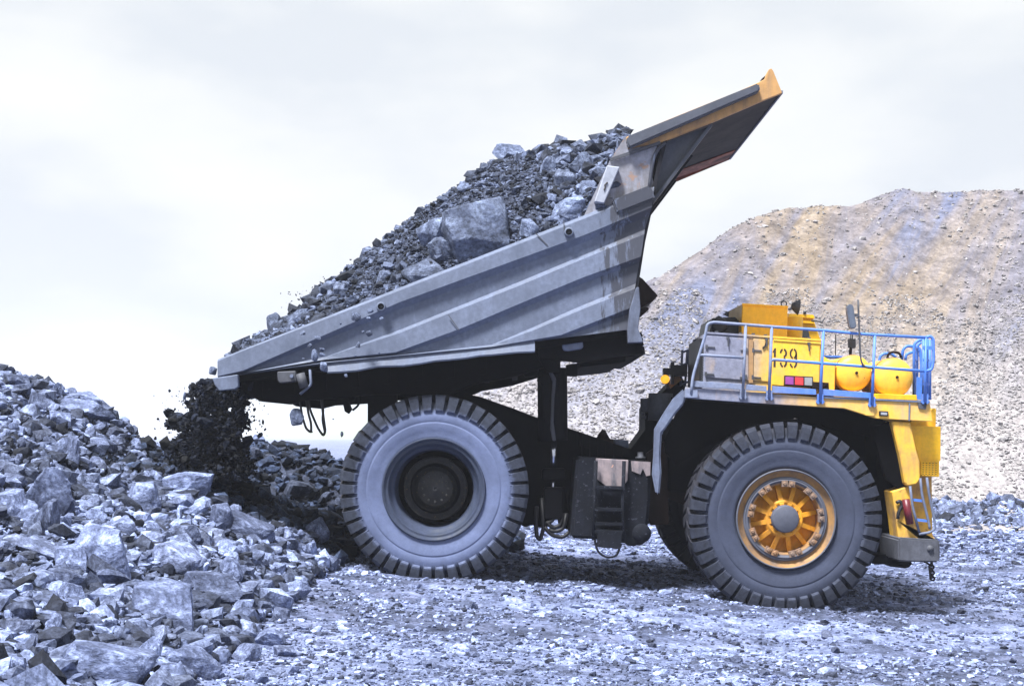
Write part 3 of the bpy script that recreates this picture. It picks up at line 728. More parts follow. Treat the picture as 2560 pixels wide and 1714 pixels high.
M['rimfront'] = paint_mat('dusty_yellow_rim', (.36, .18, .04), (.13, .10, .09), amount=.45, streak=.3)
M['hubgrey'] = paint_mat('grey_hub_cap', (.07, .075, .10), (.10, .108, .14), amount=.4, streak=.1)
M['clamp'] = paint_mat('grimy_clamps', (.16, .13, .12), (.28, .15, .07), amount=.5)
FX, FZ = 4.44, 1.453; BX, BZ = -1.295, 1.914
wheel((FX, 21.8, FZ), 'front'); wheel((BX, 22.25, BZ), 'rear')
wheel((BX, 23.42, BZ), 'rear', full=False)
wheel((FX, 2*YC-21.8, FZ), 'front', True); wheel((BX, 2*YC-22.25, BZ), 'rear', True); wheel((BX, 2*YC-23.42, BZ), 'rear', True, False)

# --- dump body: side walls lofted along lines running tail to front
BY = 22.1      # near wall plane; lines: list of points (src px) tail to front at 6 stations, and outward offset
def line(pts, n=9):
    xs = [p[0] for p in pts]; ys = [p[1] for p in pts]
    return lambda u: float(np.interp(u, xs, ys))
fl = [ # (function v(u), outward offset)
 (line([(545, 898), (1000, 719), (1455, 541), (1635, 467)]), .02),
 (line([(545, 903), (1000, 728), (1455, 551), (1635, 478)]), .105),
 (line([(545, 940), (610, 927), (1000, 757), (1455, 592), (1628, 521)]), .115),
 (line([(545, 943), (612, 931), (1000, 773), (1455, 609), (1626, 538)]), .02),
 (line([(545, 944), (612, 932), (815, 891), (1000, 824), (1306, 701), (1459, 637), (1612, 573)]), .0),
 (line([(545, 944.5), (612, 932.5), (815, 893), (1000, 833), (1306, 712), (1459, 648), (1612, 586)]), .075),
 (line([(545, 945), (612, 933), (815, 899), (990, 881), (1153, 822), (1306, 757), (1459, 694), (1601, 643)]), .09),
 (line([(545, 945.3), (612, 933.3), (815, 901), (990, 886), (1153, 834), (1306, 771), (1459, 708), (1599, 657)]), .0),
 (line([(545, 945.6), (612, 933.6), (815, 903), (990, 888), (1230, 861), (1337, 816), (1444, 768), (1589, 709)]), .0),
 (line([(545, 946), (612, 934), (815, 905), (990, 889), (1230, 864), (1337, 825), (1444, 778), (1588, 722)]), .07),
 (line([(545, 946.3), (612, 934.3), (815, 907), (990, 890), (1230, 867), (1402, 838), (1578, 769)]), .085),
 (line([(545, 946.6), (612, 934.6), (815, 909), (990, 891), (1230, 869), (1402, 844), (1576, 783)]), .0),
 (line([(545, 947), (612, 935), (815, 911), (990, 893), (1337, 853), (1570, 824)]), .03),
]
us = sorted(set(list(np.linspace(545, 1560, 30))+[612, 815, 990, 1230, 1337, 1402, 1455, 1580]))
fe = line([(467, 1635), (521, 1628), (573, 1612), (643, 1601), (709, 1589), (769, 1578), (824, 1570)])   # front edge u(v)
def side_wall(side):
    b = MB()
    Yw = BY if side == 1 else 2*YC-BY
    rows = []
    for k, (fv, off) in enumerate(fl):
        row = []
        vend = None; uu = 1600.0
        for _ in range(20): uu = fe(fv(uu))
        for u in us+[1e9]:
            if u > 1e8: u = uu
            p = P(u, fv(u), BY); dm = .012*float(fbm(np.array([p.x*1.3]), np.array([k*3.1]), 2, 5)[0])
            t = min(1, max(0, (u-545)/60)); row.append(b.bm.verts.new((p.x, Yw-side*(off*(.35+.65*t)+dm), p.z)))
        rows.append(row)
    for r0, r1 in zip(rows[:-1], rows[1:]):
        for i in range(len(r0)-1):
            fq = (r0[i], r0[i+1], r1[i+1], r1[i])
            try: b.bm.faces.new(fq)
            except ValueError: pass
    top = rows[0]; bot = rows[-1]
    inn_t = [b.bm.verts.new(v.co+Vector((0, side*.16, 0))) for v in top]; inn_b = [b.bm.verts.new(v.co+Vector((0, side*.13, 0))) for v in bot]
    for A_, B_ in ((top, inn_t), (inn_t, inn_b), (inn_b, bot)):
        for i in range(len(A_)-1): b.bm.faces.new((A_[i], A_[i+1], B_[i+1], B_[i]))
    o = b.build('side_wall', M['body'], body)
    o.data.materials.append(M['bodyfront'])
    for p in o.data.polygons:
        c = p.center
        p.material_index = 0
# floor, front wall
b = MB()
fp = [(548, 940), (612, 930), (990, 886), (1337, 846), (1566, 816), (1566, 838), (1337, 872), (990, 905), (612, 950), (552, 955)]
b.prism([P(u, v, BY+.03) for u, v in fp], 2*(YC-BY)-.06)
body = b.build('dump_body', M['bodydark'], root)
side_wall(1); side_wall(-1)
b = MB()
fw = [(1560, 824), (1573, 755), (1590, 690), (1604, 600), (1616, 540), (1630, 470), (1646, 400), (1661, 345), (1669, 348), (1656, 400), (1640, 472), (1626, 545), (1613, 605), (1598, 700), (1582, 760), (1572, 826)]
b.prism([P(u, v, BY+.02) for u, v in fw], 2*(YC-BY)-.04)
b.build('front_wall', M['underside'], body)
# front corner post
b = MB(); b.zprism(5, [(1545, 960), (1562, 960), (1572, 1100), (1556, 1230), (1590, 1320), (1490, 1325), (1488, 1240), (1500, 1110)], BY-.17, .18).bevel(.01)
b.build('corner_post', M['bodyfront'], body)
# bottom lip with dented edge
b = MB()
topl = [(820, 908), (900, 898), (1000, 888), (1100, 879), (1200, 868), (1337, 852)]
botl = [(820, 934), (860, 932), (896, 929), (920, 924), (946, 919), (1011, 917), (1050, 912), (1088, 905), (1126, 902), (1165, 898), (1200, 892), (1230, 890), (1290, 884), (1337, 882)]
tops = [(u, float(np.interp(u, [a for a, c in topl], [c for a, c in topl]))) for u, _ in botl]
pr = []
for (u, vt), (_, vb) in zip(tops, botl):
    pr.append([b.bm.verts.new(P(u, vt, BY)-Vector((0, .04, 0))), b.bm.verts.new(P(u, vb-4, BY)-Vector((0, .10, 0))), b.bm.verts.new(P(u, vb, BY)-Vector((0, .09, 0))), b.bm.verts.new(P(u, vb-1, BY)+Vector((0, .0, 0))), b.bm.verts.new(P(u, vt+2, BY)+Vector((0, .02, 0)))])
for r0, r1 in zip(pr[:-1], pr[1:]):
    for k in range(5): b.bm.faces.new((r0[k], r0[(k+1) % 5], r1[(k+1) % 5], r1[k]))
b.bm.faces.new(pr[0]); b.bm.faces.new(pr[-1][::-1])
b.build('bottom_lip', M['body'], body, 'pale dented lip along the bottom of the dump body')
# tail corner plate
b = MB(); b.zprism(4, [(92, 1040), (285, 1012), (290, 1105), (262, 1122), (145, 1135), (110, 1090)], BY-.14, .12).bevel(.012); b.build('tail_corner_plate', M['body'], body)
b = MB(); b.zprism(4, [(580, 990), (722, 985), (728, 1065), (600, 1078), (585, 1060)], BY-.08, .12).bevel(.015); br_ = b.build('bracket', M['darksteel'], body)
b = MB(); b.lathe([(-.06, 0), (-.06, .03), (0, .035)], c=q(4, 693, 1025, BY-.08), seg=8, smooth=False); b.build('bolt', M['steel'], body)
b = MB(); b.tube([q(4, 755, 1005, BY-.05), q(4, 785, 1110, BY-.05)], .075, 14); b.build('tail_lamp_housing', M['darksteel'], body)
b = MB(); b.tube([q(4, 828, 975, BY-.04), q(4, 838, 1090, BY-.04), q(4, 755, 1160, BY)], .022, 8, .05); b.build('conduit', M['steel'], body)
# rail holes with collars
for (n_, x, y) in ((4, 1365, 502), (5, 1103, 602)):
    c = q(n_, x, y, BY-.13)
    b = MB(); b.lathe([(-.035, .052), (-.035, .076), (.03, .080), (.03, .05), (-.02, .048)], c=c, seg=24); b.build('rail_collar', M['body'], body)
    b = MB(); b.lathe([(-.012, 0), (-.012, .05), (.0, .05)], c=c, seg=20); b.build('rail_hole', M['black'], body)
# welded seams
b = MB()
for (n_, a, c) in ((5, (885, 608), (965, 690)), (5, (315, 1140), (385, 1240)), (5, (1070, 528), (1073, 595))):
    b.bar(q(n_, *a, BY-.122), q(n_, *c, BY-.122), .008, .014)
b.build('weld_seam', M['darksteel'], body)

# under-floor structure
b = MB()
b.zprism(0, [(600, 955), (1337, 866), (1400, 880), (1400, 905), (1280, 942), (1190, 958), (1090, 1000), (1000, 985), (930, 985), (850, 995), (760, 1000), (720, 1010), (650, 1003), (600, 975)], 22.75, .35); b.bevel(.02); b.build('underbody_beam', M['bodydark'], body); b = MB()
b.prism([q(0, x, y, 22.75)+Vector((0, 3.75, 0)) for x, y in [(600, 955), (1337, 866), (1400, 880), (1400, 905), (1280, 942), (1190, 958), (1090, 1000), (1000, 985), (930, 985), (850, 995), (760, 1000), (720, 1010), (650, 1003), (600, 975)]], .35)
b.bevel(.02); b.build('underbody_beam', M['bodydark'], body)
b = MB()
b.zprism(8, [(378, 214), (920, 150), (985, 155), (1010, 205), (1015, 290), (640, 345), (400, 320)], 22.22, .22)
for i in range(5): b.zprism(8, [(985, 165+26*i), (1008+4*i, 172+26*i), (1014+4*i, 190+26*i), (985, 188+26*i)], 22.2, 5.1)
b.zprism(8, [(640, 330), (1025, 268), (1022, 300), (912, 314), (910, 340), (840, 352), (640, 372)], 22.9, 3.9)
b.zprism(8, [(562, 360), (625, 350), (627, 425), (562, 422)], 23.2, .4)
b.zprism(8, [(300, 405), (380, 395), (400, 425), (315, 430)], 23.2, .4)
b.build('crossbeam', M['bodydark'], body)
b = MB(); b.zprism(8, [(530, 203), (655, 192), (662, 258), (645, 268), (560, 280), (537, 270)], 22.17, .05).bevel(.02); b.build('patch_plate', M['steel'], body, 'pale patch plate on the black floor beam')
b = MB()
for i in range(9):
    u = 640+i*80; v = np.interp(u, [600, 990, 1337], [958, 912, 880])
    b.zprism(0, [(u, v), (u+16, v-2), (u+16, v+42), (u, v+44)], 22.7, 4.2)
b.build('floor_rib', M['bodydark'], body)
# brown front ribs seen past the front wall
b = MB()
b.zprism(5, [(1560, 890), (1585, 905), (1685, 1015), (1660, 1045), (1555, 1085)], 23.6, 2.4)
b.zprism(5, [(1555, 1075), (1658, 1035), (1655, 1052), (1560, 1100)], 23.5, 2.6)
b.zprism(5, [(1555, 1105), (1620, 1090), (1628, 1105), (1560, 1160)], 23.7, 2.2)
b.bevel(.01); b.build('front_rib', M['brownsteel'], body)

# canopy: sheet, side lips, beam
CY = 22.15; CW = 2*(YC-CY)
b = MB()   # sheet
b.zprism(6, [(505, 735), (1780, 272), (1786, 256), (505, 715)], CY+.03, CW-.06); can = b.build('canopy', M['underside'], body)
b = MB(); b.prism([q(6, x, y, CY)+Vector((0, CW-.95, 0)) for x, y in [(1212, 480), (1560, 354), (1760, 281), (1760, 287), (1560, 361), (1212, 487)]], .9); b.build('primer_strip', M['redpaint'], can, 'red oxide strip under the far edge of the canopy')
b = MB()
b.zprism(6, [(500, 742), (770, 690), (1250, 500), (1612, 345), (1787, 276), (1712, 90), (1697, 70), (1676, 78), (1652, 122), (1640, 160), (1600, 182), (1420, 262), (950, 450), (490, 640), (484, 650)], CY-.05, .09).bevel(.008)
b.build('canopy_side_lip', M['canopyyellow'], can, 'worn ochre yellow side lip of the canopy')
b = MB(); b.prism([q(6, x, y, CY)+Vector((0, CW-.04, 0)) for x, y in [(500, 742), (1250, 500), (1787, 276), (1712, 100), (1650, 140), (1600, 182), (950, 450), (490, 640)]], .09)
b.build('canopy_side_lip', M['redpaint'], can, 'red oxide far side lip of the canopy')
b = MB()   # grey box beam lying against the lip
a0 = [(495, 635), (1592, 190), (1605, 215), (1600, 262), (510, 735), (488, 690)]
b.zprism(6, a0, CY-.20, .15).bevel(.03, 2); b.build('canopy_beam', M['canopybeam'], can)
b = MB(); b.zprism(6, [(1715, 92), (1722, 90), (1790, 274), (1780, 280), (1560, 610), (1548, 606), (1778, 272)], CY-.06, .03)
b.bm.free(); b = MB(); b.bar(q(6, 1785, 268, CY), q(6, 1785, 268, CY)+Vector((0, CW, 0)), .03, .05); b.build('canopy_edge', M['steel'], can)
b = MB()   # lit rust patch bump on underside is paint: thin worn band on far side
b.zprism(6, [(1610, 180), (1640, 160), (1650, 128), (1615, 158)], CY-.0, .25); b.build('corner_lug', M['brownsteel'], can)
# side plate below canopy
b = MB()
b.zprism(6, [(480, 632), (345, 845), (130, 1305), (250, 1290), (400, 1225), (688, 1095), (716, 1050), (690, 900), (715, 790), (745, 712), (770, 690), (500, 735)], CY-.02, .05)
b.build('side_plate', M['plate'], body, 'scraped side plate with orange rust streaks')
b = MB(); b.tube([q(6, 672, 1110, CY-.04), q(6, 690, 960, CY-.04), q(6, 712, 820, CY-.04), q(6, 750, 740, CY-.04), q(6, 812, 690, CY-.04)], .03, 8, .1); b.build('plate_edge', M['body'], body)
b = MB(); b.bar(q(6, 350, 835, CY-.06), q(6, 770, 690, CY-.06), .04, .05); b.build('plate_rib', M['darksteel'], body)
# bright box bolted on the plate
b = MB(); b.zprism(6, [(325, 878), (433, 892), (303, 1196), (220, 1182)], CY-.2, .2).bevel(.015); M['steelbright'] = paint_mat('bright_steel', (.34, .36, .42), (.26, .28, .34), amount=.4, streak=.3)
bx = b.build('bolted_box', M['steelbright'], body, 'bright grey steel box bolted on the side plate')
b = MB(); b.tube([q(6, 300, 1085, CY-.21), q(6, 312, 1060, CY-.21), q(6, 305, 1045, CY-.21), q(6, 330, 1020, CY-.21)], .012, 6, .02); b.build('painted_mark', M['numeral'], bx)
b = MB(); b.bar(q(6, 385, 1230, CY-.13), q(6, 705, 1105, CY-.13), .16, .24); b.bevel(.03, 2); b.build('rail_end', M['body'], body)
# gussets
for (Yg, lab) in ((22.35, 0), (24.8, 0), (27.25, 0)):
    top = q(6, 1190, 548, 22.35); low = q(6, 700, 1195, 22.35); wt = q(6, 765, 705, 22.35)
    b = MB(); dy = Vector((0, Yg-22.35, 0))
    b.prism([p+dy for p in (top, low, wt)], .04)
    b.bar(top+dy+Vector((0, .02, 0)), low+dy+Vector((0, .02, 0)), .26, .05)
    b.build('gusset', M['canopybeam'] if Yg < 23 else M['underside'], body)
# little things hanging under the tail
b = MB()
for pts in ([(752, 1200), (770, 1330), (800, 1420), (830, 1445), (848, 1440)], [(800, 1180), (815, 1300), (838, 1380), (838, 1440)], [(812, 1180), (830, 1280), (890, 1420), (930, 1475), (945, 1440), (930, 1330), (912, 1170)], [(918, 1170), (930, 1280), (922, 1350), (940, 1440)]):
    b.tube([q(4, x, y, 22.9) for x, y in pts], .022, 6, .08)
b.build('hanging_cable', M['black'], body)
b = MB(); b.tube([q(4, 1240, 1130, 22.9), q(4, 1212, 1150, 22.9), q(4, 1195, 1245, 22.9), q(4, 1150, 1282, 22.9)], .02, 6, .05)
b.tube([q(4, 1195, 1120, 22.9), q(4, 1208, 1200, 22.9)], .016, 6)
b.zprism(4, [(1072, 1213), (1120, 1218), (1142, 1275), (1118, 1308), (1090, 1290)], 22.85, .14)
b.zprism(4, [(1100, 1130), (1160, 1130), (1170, 1200), (1145, 1210), (1120, 1195)], 22.85, .12)
b.build('tail_bracket', M['bodydark'], body)

# --- chassis
b = MB()
fpoly = [(480, 300), (470, 240), (640, 205), (820, 190), (930, 225), (1000, 240), (1220, 318), (1400, 388), (1560, 440), (1650, 470), (1800, 520), (1985, 585), (2120, 640), (2120, 1060), (1990, 1100), (1600, 1130), (1500, 900), (1380, 1060), (1290, 1090), (1100, 1000), (600, 1000), (400, 800)]
b.zprism(3, fpoly, 24.05, .22); b.prism([q(3, x, y, 24.05)+Vector((0, 1.3, 0)) for x, y in fpoly], .22).bevel(.015)
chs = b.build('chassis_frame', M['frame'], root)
b = MB(); b.box((BX, YC, BZ), (1.0, 3.6, 1.0)); b.lathe([(-2.3, .38), (-1, .62), (1, .62), (2.3, .38)], c=(BX, YC, BZ), seg=24); b.build('rear_axle', M['frame'], root)
b = MB(); b.box((FX, YC, FZ+.05), (.7, 4.6, .5)); b.box((FX+.1, YC, FZ+1.0), (3.6, 2.2, 1.3)); b.box((FX, 23.3, FZ+.55), (.5, .5, 1.5)); b.bevel(.04); b.build('front_axle', M['frame'], root)
for yy_ in (23.6, 26.0):
    b = MB(); b.box(q(3, 358, 270, yy_), (.5, .3, 1.0)); b.build('body_hinge', M['frame'], root)
# cross pieces on the frame
b = MB(); b.zprism(3, [(1650, 470), (1985, 585), (1985, 640), (1650, 560)], 23.6, .4)
for i in range(6): b.zprism(3, [(1660+52*i, 490+17*i), (1672+52*i, 493+17*i), (1672+52*i, 640), (1660+52*i, 640)], 23.55, .1)
b.build('frame_bracket', M['frame'], root)
b = MB(); b.tube([q(8, 778, 800, 24), q(8, 778, 770, 24), q(8, 782, 745, 24)], .13, 12, 0, .03); b.zprism(8, [(755, 796), (838, 800), (838, 830), (755, 822)], 23.9, .5); b.build('hoist_valve', M['brownsteel'], root)
b = MB(); b.zprism(8, [(840, 800), (930, 808), (932, 855), (850, 835)], 24.2, .6).bevel(.02); b.build('hydraulic_box', M['steel'], root)

# --- hoist
b = MB()
b.zprism(8, [(428, 420), (522, 370), (525, 560), (545, 750), (548, 800), (480, 815), (425, 690), (420, 560), (415, 480), (380, 440)], 23.1, .5).bevel(.03, 2)
b.tube([q(8, 476, 380, 23.35), q(8, 480, 810, 23.35)], .26, 20)
hoist = b.build('hoist_cylinder', M['frame'], root)
b = MB(); b.zprism(8, [(375, 305), (400, 305), (445, 350), (500, 440), (498, 480), (490, 560), (485, 700), (500, 810), (478, 812), (465, 740), (472, 540), (478, 460), (455, 405), (380, 325)], 23.02, .08).bevel(.015); b.build('hoist_guard', M['darksteel'], hoist)
b = MB(); b.zprism(8, [(385, 340), (430, 330), (525, 380), (525, 420), (430, 440), (400, 400)], 23.2, .5); b.build('hoist_mount', M['bodydark'], hoist)
b = MB(); b.zprism(8, [(378, 215), (525, 200), (525, 400), (440, 400), (380, 300)], 22.6, .6); b.build('hoist_bracket', M['bodydark'], hoist)
b = MB(); b.tube([q(8, 485, 800, 23.35), q(8, 482, 1000, 23.35)], .058, 16); b.tube([q(8, 482, 1000, 23.35), q(8, 481, 1160, 23.35)], .044, 16); b.build('hoist_rod', M['chrome'], hoist)
b = MB(); b.box(q(8, 485, 1008, 23.3), (.42, .3, .2)); b.box(q(8, 482, 1180, 23.35), (.34, .4, .55)); b.zprism(8, [(420, 1120), (560, 1080), (600, 1340), (520, 1330), (500, 1240), (440, 1330), (360, 1320)], 23.9, .3); b.bevel(.03); b.build('hoist_base', M['frame'], hoist)
b = MB()
for pts in ([(385, 1200), (378, 1300), (385, 1380), (405, 1400), (425, 1330), (415, 1150)], [(430, 1320), (470, 1370), (540, 1385), (580, 1350)], [(440, 1290), (480, 1330), (530, 1310), (535, 1240)], [(455, 1340), (500, 1350), (545, 1330), (560, 1240)], [(500, 1250), (470, 1290), (440, 1300)]):
    b.tube([q(8, x, y, 23.2) for x, y in pts], .035, 8, .12)
b.build('hydraulic_hose', M['black'], root)

# --- side tank with steps
b = MB(); b.zprism(8, [(622, 905), (1062, 932), (1060, 1150), (1045, 1310), (1052, 1380), (1040, 1412), (980, 1440), (905, 1430), (880, 1405), (720, 1395), (585, 1388), (598, 1200), (612, 1000)], 22.7, 1.3).bevel(.05, 2)
tk = b.build('fuel_tank', M['tankbox'], root)
b = MB(); b.zprism(8, [(735, 914), (930, 925), (925, 1045), (890, 1090), (800, 1085), (745, 1040)], 22.66, .05).bevel(.01); b.zprism(8, [(945, 930), (1060, 936), (1058, 1015), (1035, 1020), (1015, 975), (1000, 1010), (950, 990)], 22.67, .04); b.build('worn_panel', M['tanktop'], tk, 'pale worn panel with peach coloured bare patches')
b = MB()
for x in (728, 895): b.tube([q(8, x+8, 930, 22.55), q(8, x, 1180, 22.55), q(8, x-6 if x < 800 else x+4, 1400, 22.5)], .032, 8)
for y in (1085, 1215, 1300, 1345): b.bar(q(8, 728, y, 22.56), q(8, 892, y+4, 22.56), .16, .05)
b.bar(q(8, 745, 1385, 22.5), q(8, 885, 1400, 22.5), .06, .30)
b.tube([q(8, 725, 1380, 22.5), q(8, 745, 1470, 22.5), q(8, 800, 1505, 22.5), q(8, 860, 1495, 22.5), q(8, 885, 1420, 22.5)], .02, 6, .1)
b.build('step_ladder', M['tankbox'], tk)
b = MB(); b.lathe([(-.04, 0), (-.04, .08), (.0, .09), (0, .05), (.08, .05)], c=Vector(q(8, 1000, 905, 22.9)), seg=16, axis='Z'); b.build('filler_cap', M['darksteel'], tk)
b = MB(); b.lathe([(-.0, 0), (-.0, .13), (.05, .16), (.4, .17)], c=q(8, 1010, 1360, 22.62), seg=20); b.build('drain_cover', M['tankbox'], tk)

# --- front superstructure
DY = 21.95
b = MB()   # deck with fascia
b.zprism(1, [(45, 838), (100, 830), (530, 862), (1140, 908), (1590, 940), (2082, 950), (2088, 980), (2108, 1112), (1640, 1086), (1372, 1002), (960, 978), (530, 952), (160, 925), (40, 912)], DY, .10).bevel(.008)
deck = b.build('deck', M['yellowdusty'], root)
b = MB(); b.zprism(1, [(45, 880), (2082, 965), (2085, 985), (45, 900)], DY+.11, 5.5); b.build('deck_plate', M['grime'], deck)
b = MB(); b.bar(q(1, 1140, 906, DY-.01), q(1, 2082, 948, DY-.01), .03, .03); b.bar(q(1, 1913, 960, DY-.01), q(1, 1910, 1105, DY-.01), .02, .02); b.build('deck_trim', M['steel'], deck)
b = MB()
for pts in ([(1905, 960), (1600, 960), (1560, 1040), (1600, 1068)],): pass
b.bar(q(1, 1585, 960, DY-.01), q(1, 1580, 1060, DY-.01), .02, .15); b.build('deck_bracket', M['yellowdusty'], deck)
b = MB(); b.zprism(1, [(1662, 1022), (1740, 1026), (1738, 1068), (1662, 1064)], DY-.035, .04).bevel(.01); ml = b.build('marker_lamp', M['black'], deck)
b = MB(); b.zprism(1, [(1676, 1034), (1728, 1037), (1727, 1057), (1676, 1054)], DY-.045, .01); b.build('lens', M['lensgrey'], ml)
b = MB(); b.zprism(1, [(1985, 955), (2060, 960), (2050, 1012), (1992, 1000)], DY-.03, .03); b.build('corner_clip', M['darksteel'], deck)
# wheel arch liner and dark bulkheads
b = MB()
b.zprism(2, [(140, 70), (180, 55), (600, 85), (1280, 112), (1590, 205), (1640, 420), (1690, 640), (1660, 660), (1620, 560), (1570, 330), (1380, 290), (1135, 240), (1110, 215), (1010, 205), (960, 182), (925, 178), (900, 190), (700, 200), (500, 300), (300, 380), (120, 500), (40, 420), (30, 330), (90, 200)], 23.3, .12)
b.build('wheel_arch', M['grime'], root)
b = MB()
b.zprism(2, [(1590, 200), (1612, 205), (1700, 640), (1640, 660), (1560, 600), (1480, 330), (1500, 230)], 22.15, .14)
b.zprism(2, [(1480, 230), (1600, 215), (1690, 700), (1650, 1160), (1500, 1150), (1490, 700)], 23.0, 3.8)
b.build('mud_flap', M['grime'], root)
b = MB()
b.zprism(2, [(-90, 420), (40, 330), (60, 905), (-60, 915), (-110, 800)], 23.4, .2)
b.zprism(2, [(0, 470), (220, 560), (220, 800), (0, 700)], 23.8, .2)
b.build('side_bulkhead', M['brownsteel'], root)
# bent mudguard bar behind the wheel
b = MB(); b.zprism(8, [(1262, 498), (1272, 540), (1262, 590), (1210, 650), (1150, 740), (1128, 765), (1120, 900), (1126, 1000), (1114, 1132), (1092, 1126), (1070, 1010), (1078, 900), (1083, 742), (1130, 660), (1195, 560)], 22.05, .10).bevel(.03, 2); b.build('mudguard_bar', M['steel'], root)
# dark machinery behind the deck
b = MB()
b.zprism(8, [(942, 862), (1028, 745), (1028, 610), (1075, 565), (1135, 520), (1235, 415), (1270, 470), (1262, 520), (1180, 600), (1090, 735), (1078, 930), (1000, 920)], 24.6, 1.2)
b.bevel(.02); bh = b.build('rear_bulkhead', M['frame'], root)
b = MB(); b.tube([q(8, 1120, 530, 24.2), q(8, 1117, 690, 24.2)], .22, 16); b.tube([q(8, 1052, 560, 24.4), q(8, 1052, 640, 24.4)], .16, 14); b.tube([q(8, 1010, 645, 24.4), q(8, 1010, 670, 24.4), q(8, 1035, 672, 24.4)], .03, 6); b.build('hydraulic_canister', M['darksteel'], root)
b = MB(); b.zprism(8, [(1165, 470), (1210, 410), (1222, 412), (1245, 450), (1180, 500)], 24.5, .1); b.build('rust_edge', M['canopyyellow'], bh)
b = MB(); b.box(q(8, 1160, 400, 24.2), (.16, .12, .12)); b.bar(q(8, 1160, 400, 24.2), q(8, 1160, 500, 24.2), .05, .05); b.box(q(8, 1190, 410, 24.3), (.06, .06, .4)); b.box(q(8, 1225, 395, 24.4), (.3, .2, .2)); al = b.build('amber_lamp', M['black'], root)
b = MB(); b.lathe([(-.05, 0), (-.05, .05), (-.02, .075), (.06, .08)], c=q(8, 1148, 445, 24.1), seg=20); b.build('lens', M['amber'], al)
b = MB()
for x0_, x1_ in ((5, 20), (42, 62), (75, 75), (90, 90), (125, 125)): b.tube([q(1, x1_, 515, 24.6), q(1, x0_, 820, 24.6)], .022, 6)
for y in (515, 620, 780): b.tube([q(1, 10, y+25, 24.6), q(1, 70, y, 24.6), q(1, 160, y, 24.6)], .02, 6)
b.build('rear_railing', M['steel'], root)

# equipment cabinet
KY = 22.55
b = MB(); b.zprism(1, [(215, 372), (1180, 432), (1182, 560), (1250, 600), (1300, 600), (1290, 900), (190, 860), (200, 430)], KY, 1.6).bevel(.015)
cabn = b.build('equipment_cabinet', M['yellowcab'], root)
b = MB(); b.zprism(1, [(165, 420), (205, 420), (190, 800), (160, 800)], KY+.1, 1.4); b.build('vent_louvre', M['black'], cabn)
b = MB()
for i in range(18): b.box(q(1, 205-.5*i, 425+20*i, KY+.06), (.06, .1, .03))
b.build('louvre_slats', M['darksteel'], cabn)
def door(pts, name='cabinet_door'):
    b = MB(); b.zprism(1, pts, KY-.025, .03).bevel(.006); return b.build(name, M['yellowcab'], cabn)
d1 = door([(222, 392), (572, 420), (572, 770), (212, 742)]); d2 = door([(612, 420), (745, 430), (740, 780), (608, 770)]); d3 = door([(775, 432), (1168, 462), (1160, 840), (768, 806)])
b = MB(); b.bar(q(1, 592, 430, KY-.03), q(1, 590, 790, KY-.03), .03, .07); b.build('door_post', M['redworn'] if 'redworn' in M else M['canopyyellow'], cabn)
for (x, y) in ((222, 490), (215, 715), (555, 515), (610, 517), (550, 740), (605, 742)):
    dx = 70 if x in (222, 215, 610, 605) else -50
    b = MB(); b.bar(q(1, x, y, KY-.035), q(1, x+dx, y+5, KY-.035), .015, .02); b.box(q(1, x, y, KY-.035), (.035, .025, .07)); b.build('hinge', M['darksteel'], cabn)
for (x, y, h_) in ((400, 415, 70), (722, 425, 60), (1075, 460, 65)):
    b = MB(); b.tube([q(1, x, y, KY-.05), q(1, x+3, y+h_, KY-.05)], .012, 6); b.box(q(1, x, y, KY-.045), (.05, .03, .03)); b.build('door_handle', M['darksteel'], cabn)
b = MB(); b.tube([q(1, 722, 440, KY-.04), q(1, 712, 480, KY-.04), q(1, 690, 500, KY-.04)], .015, 6); b.build('cable_loop', M['black'], cabn)
b = MB()
for x, y in ((305, 372), (505, 385), (610, 392), (712, 402), (1075, 425)): b.box(q(1, x, y, KY+.0), (.05, .06, .06))
b.build('lifting_lug', M['darksteel'], cabn)
b = MB(); b.bar(q(1, 215, 372, KY-.01), q(1, 1180, 434, KY-.01), .05, .03); b.bar(q(1, 780, 430, KY-.03), q(1, 1175, 458, KY-.03), .02, .03); b.build('top_edge', M['yellowcab'], cabn)
# numerals: stencil strokes as thin painted plates
def strokes(name, polys):
    b = MB()
    for p in polys: b.zprism(1, p, KY-.030, .004)
    b.build(name, M['numeral'], cabn)
strokes('numeral_1', [[(772, 534), (788, 500), (800, 500), (799, 572), (782, 572), (783, 536)], [(781, 588), (798, 588), (797, 656), (779, 656)]])
def arc(cx, cy, rx, ry, a0, a1, w_):
    n_ = 8; o = [(cx+rx*math.cos(math.radians(a0+(a1-a0)*i/n_)), cy-ry*math.sin(math.radians(a0+(a1-a0)*i/n_))) for i in range(n_+1)]
    i_ = [(cx+(rx-w_)*math.cos(math.radians(a0+(a1-a0)*i/n_)), cy-(ry-w_)*math.sin(math.radians(a0+(a1-a0)*i/n_))) for i in range(n_+1)]
    return o+i_[::-1]
strokes('numeral_3', [arc(862, 540, 30, 38, 105, 180, 14), arc(862, 540, 31, 38, -85, 78, 15), arc(862, 618, 31, 42, -78, 85, 15), arc(862, 618, 30, 42, 180, 258, 14)])
strokes('numeral_9', [arc(945, 545, 31, 44, 100, 260, 14), arc(945, 545, 31, 44, -80, 80, 14), [(962, 548), (976, 548), (977, 620), (963, 622)], arc(945, 622, 32, 44, -78, 0, 14), arc(945, 622, 31, 44, 190, 258, 14)])
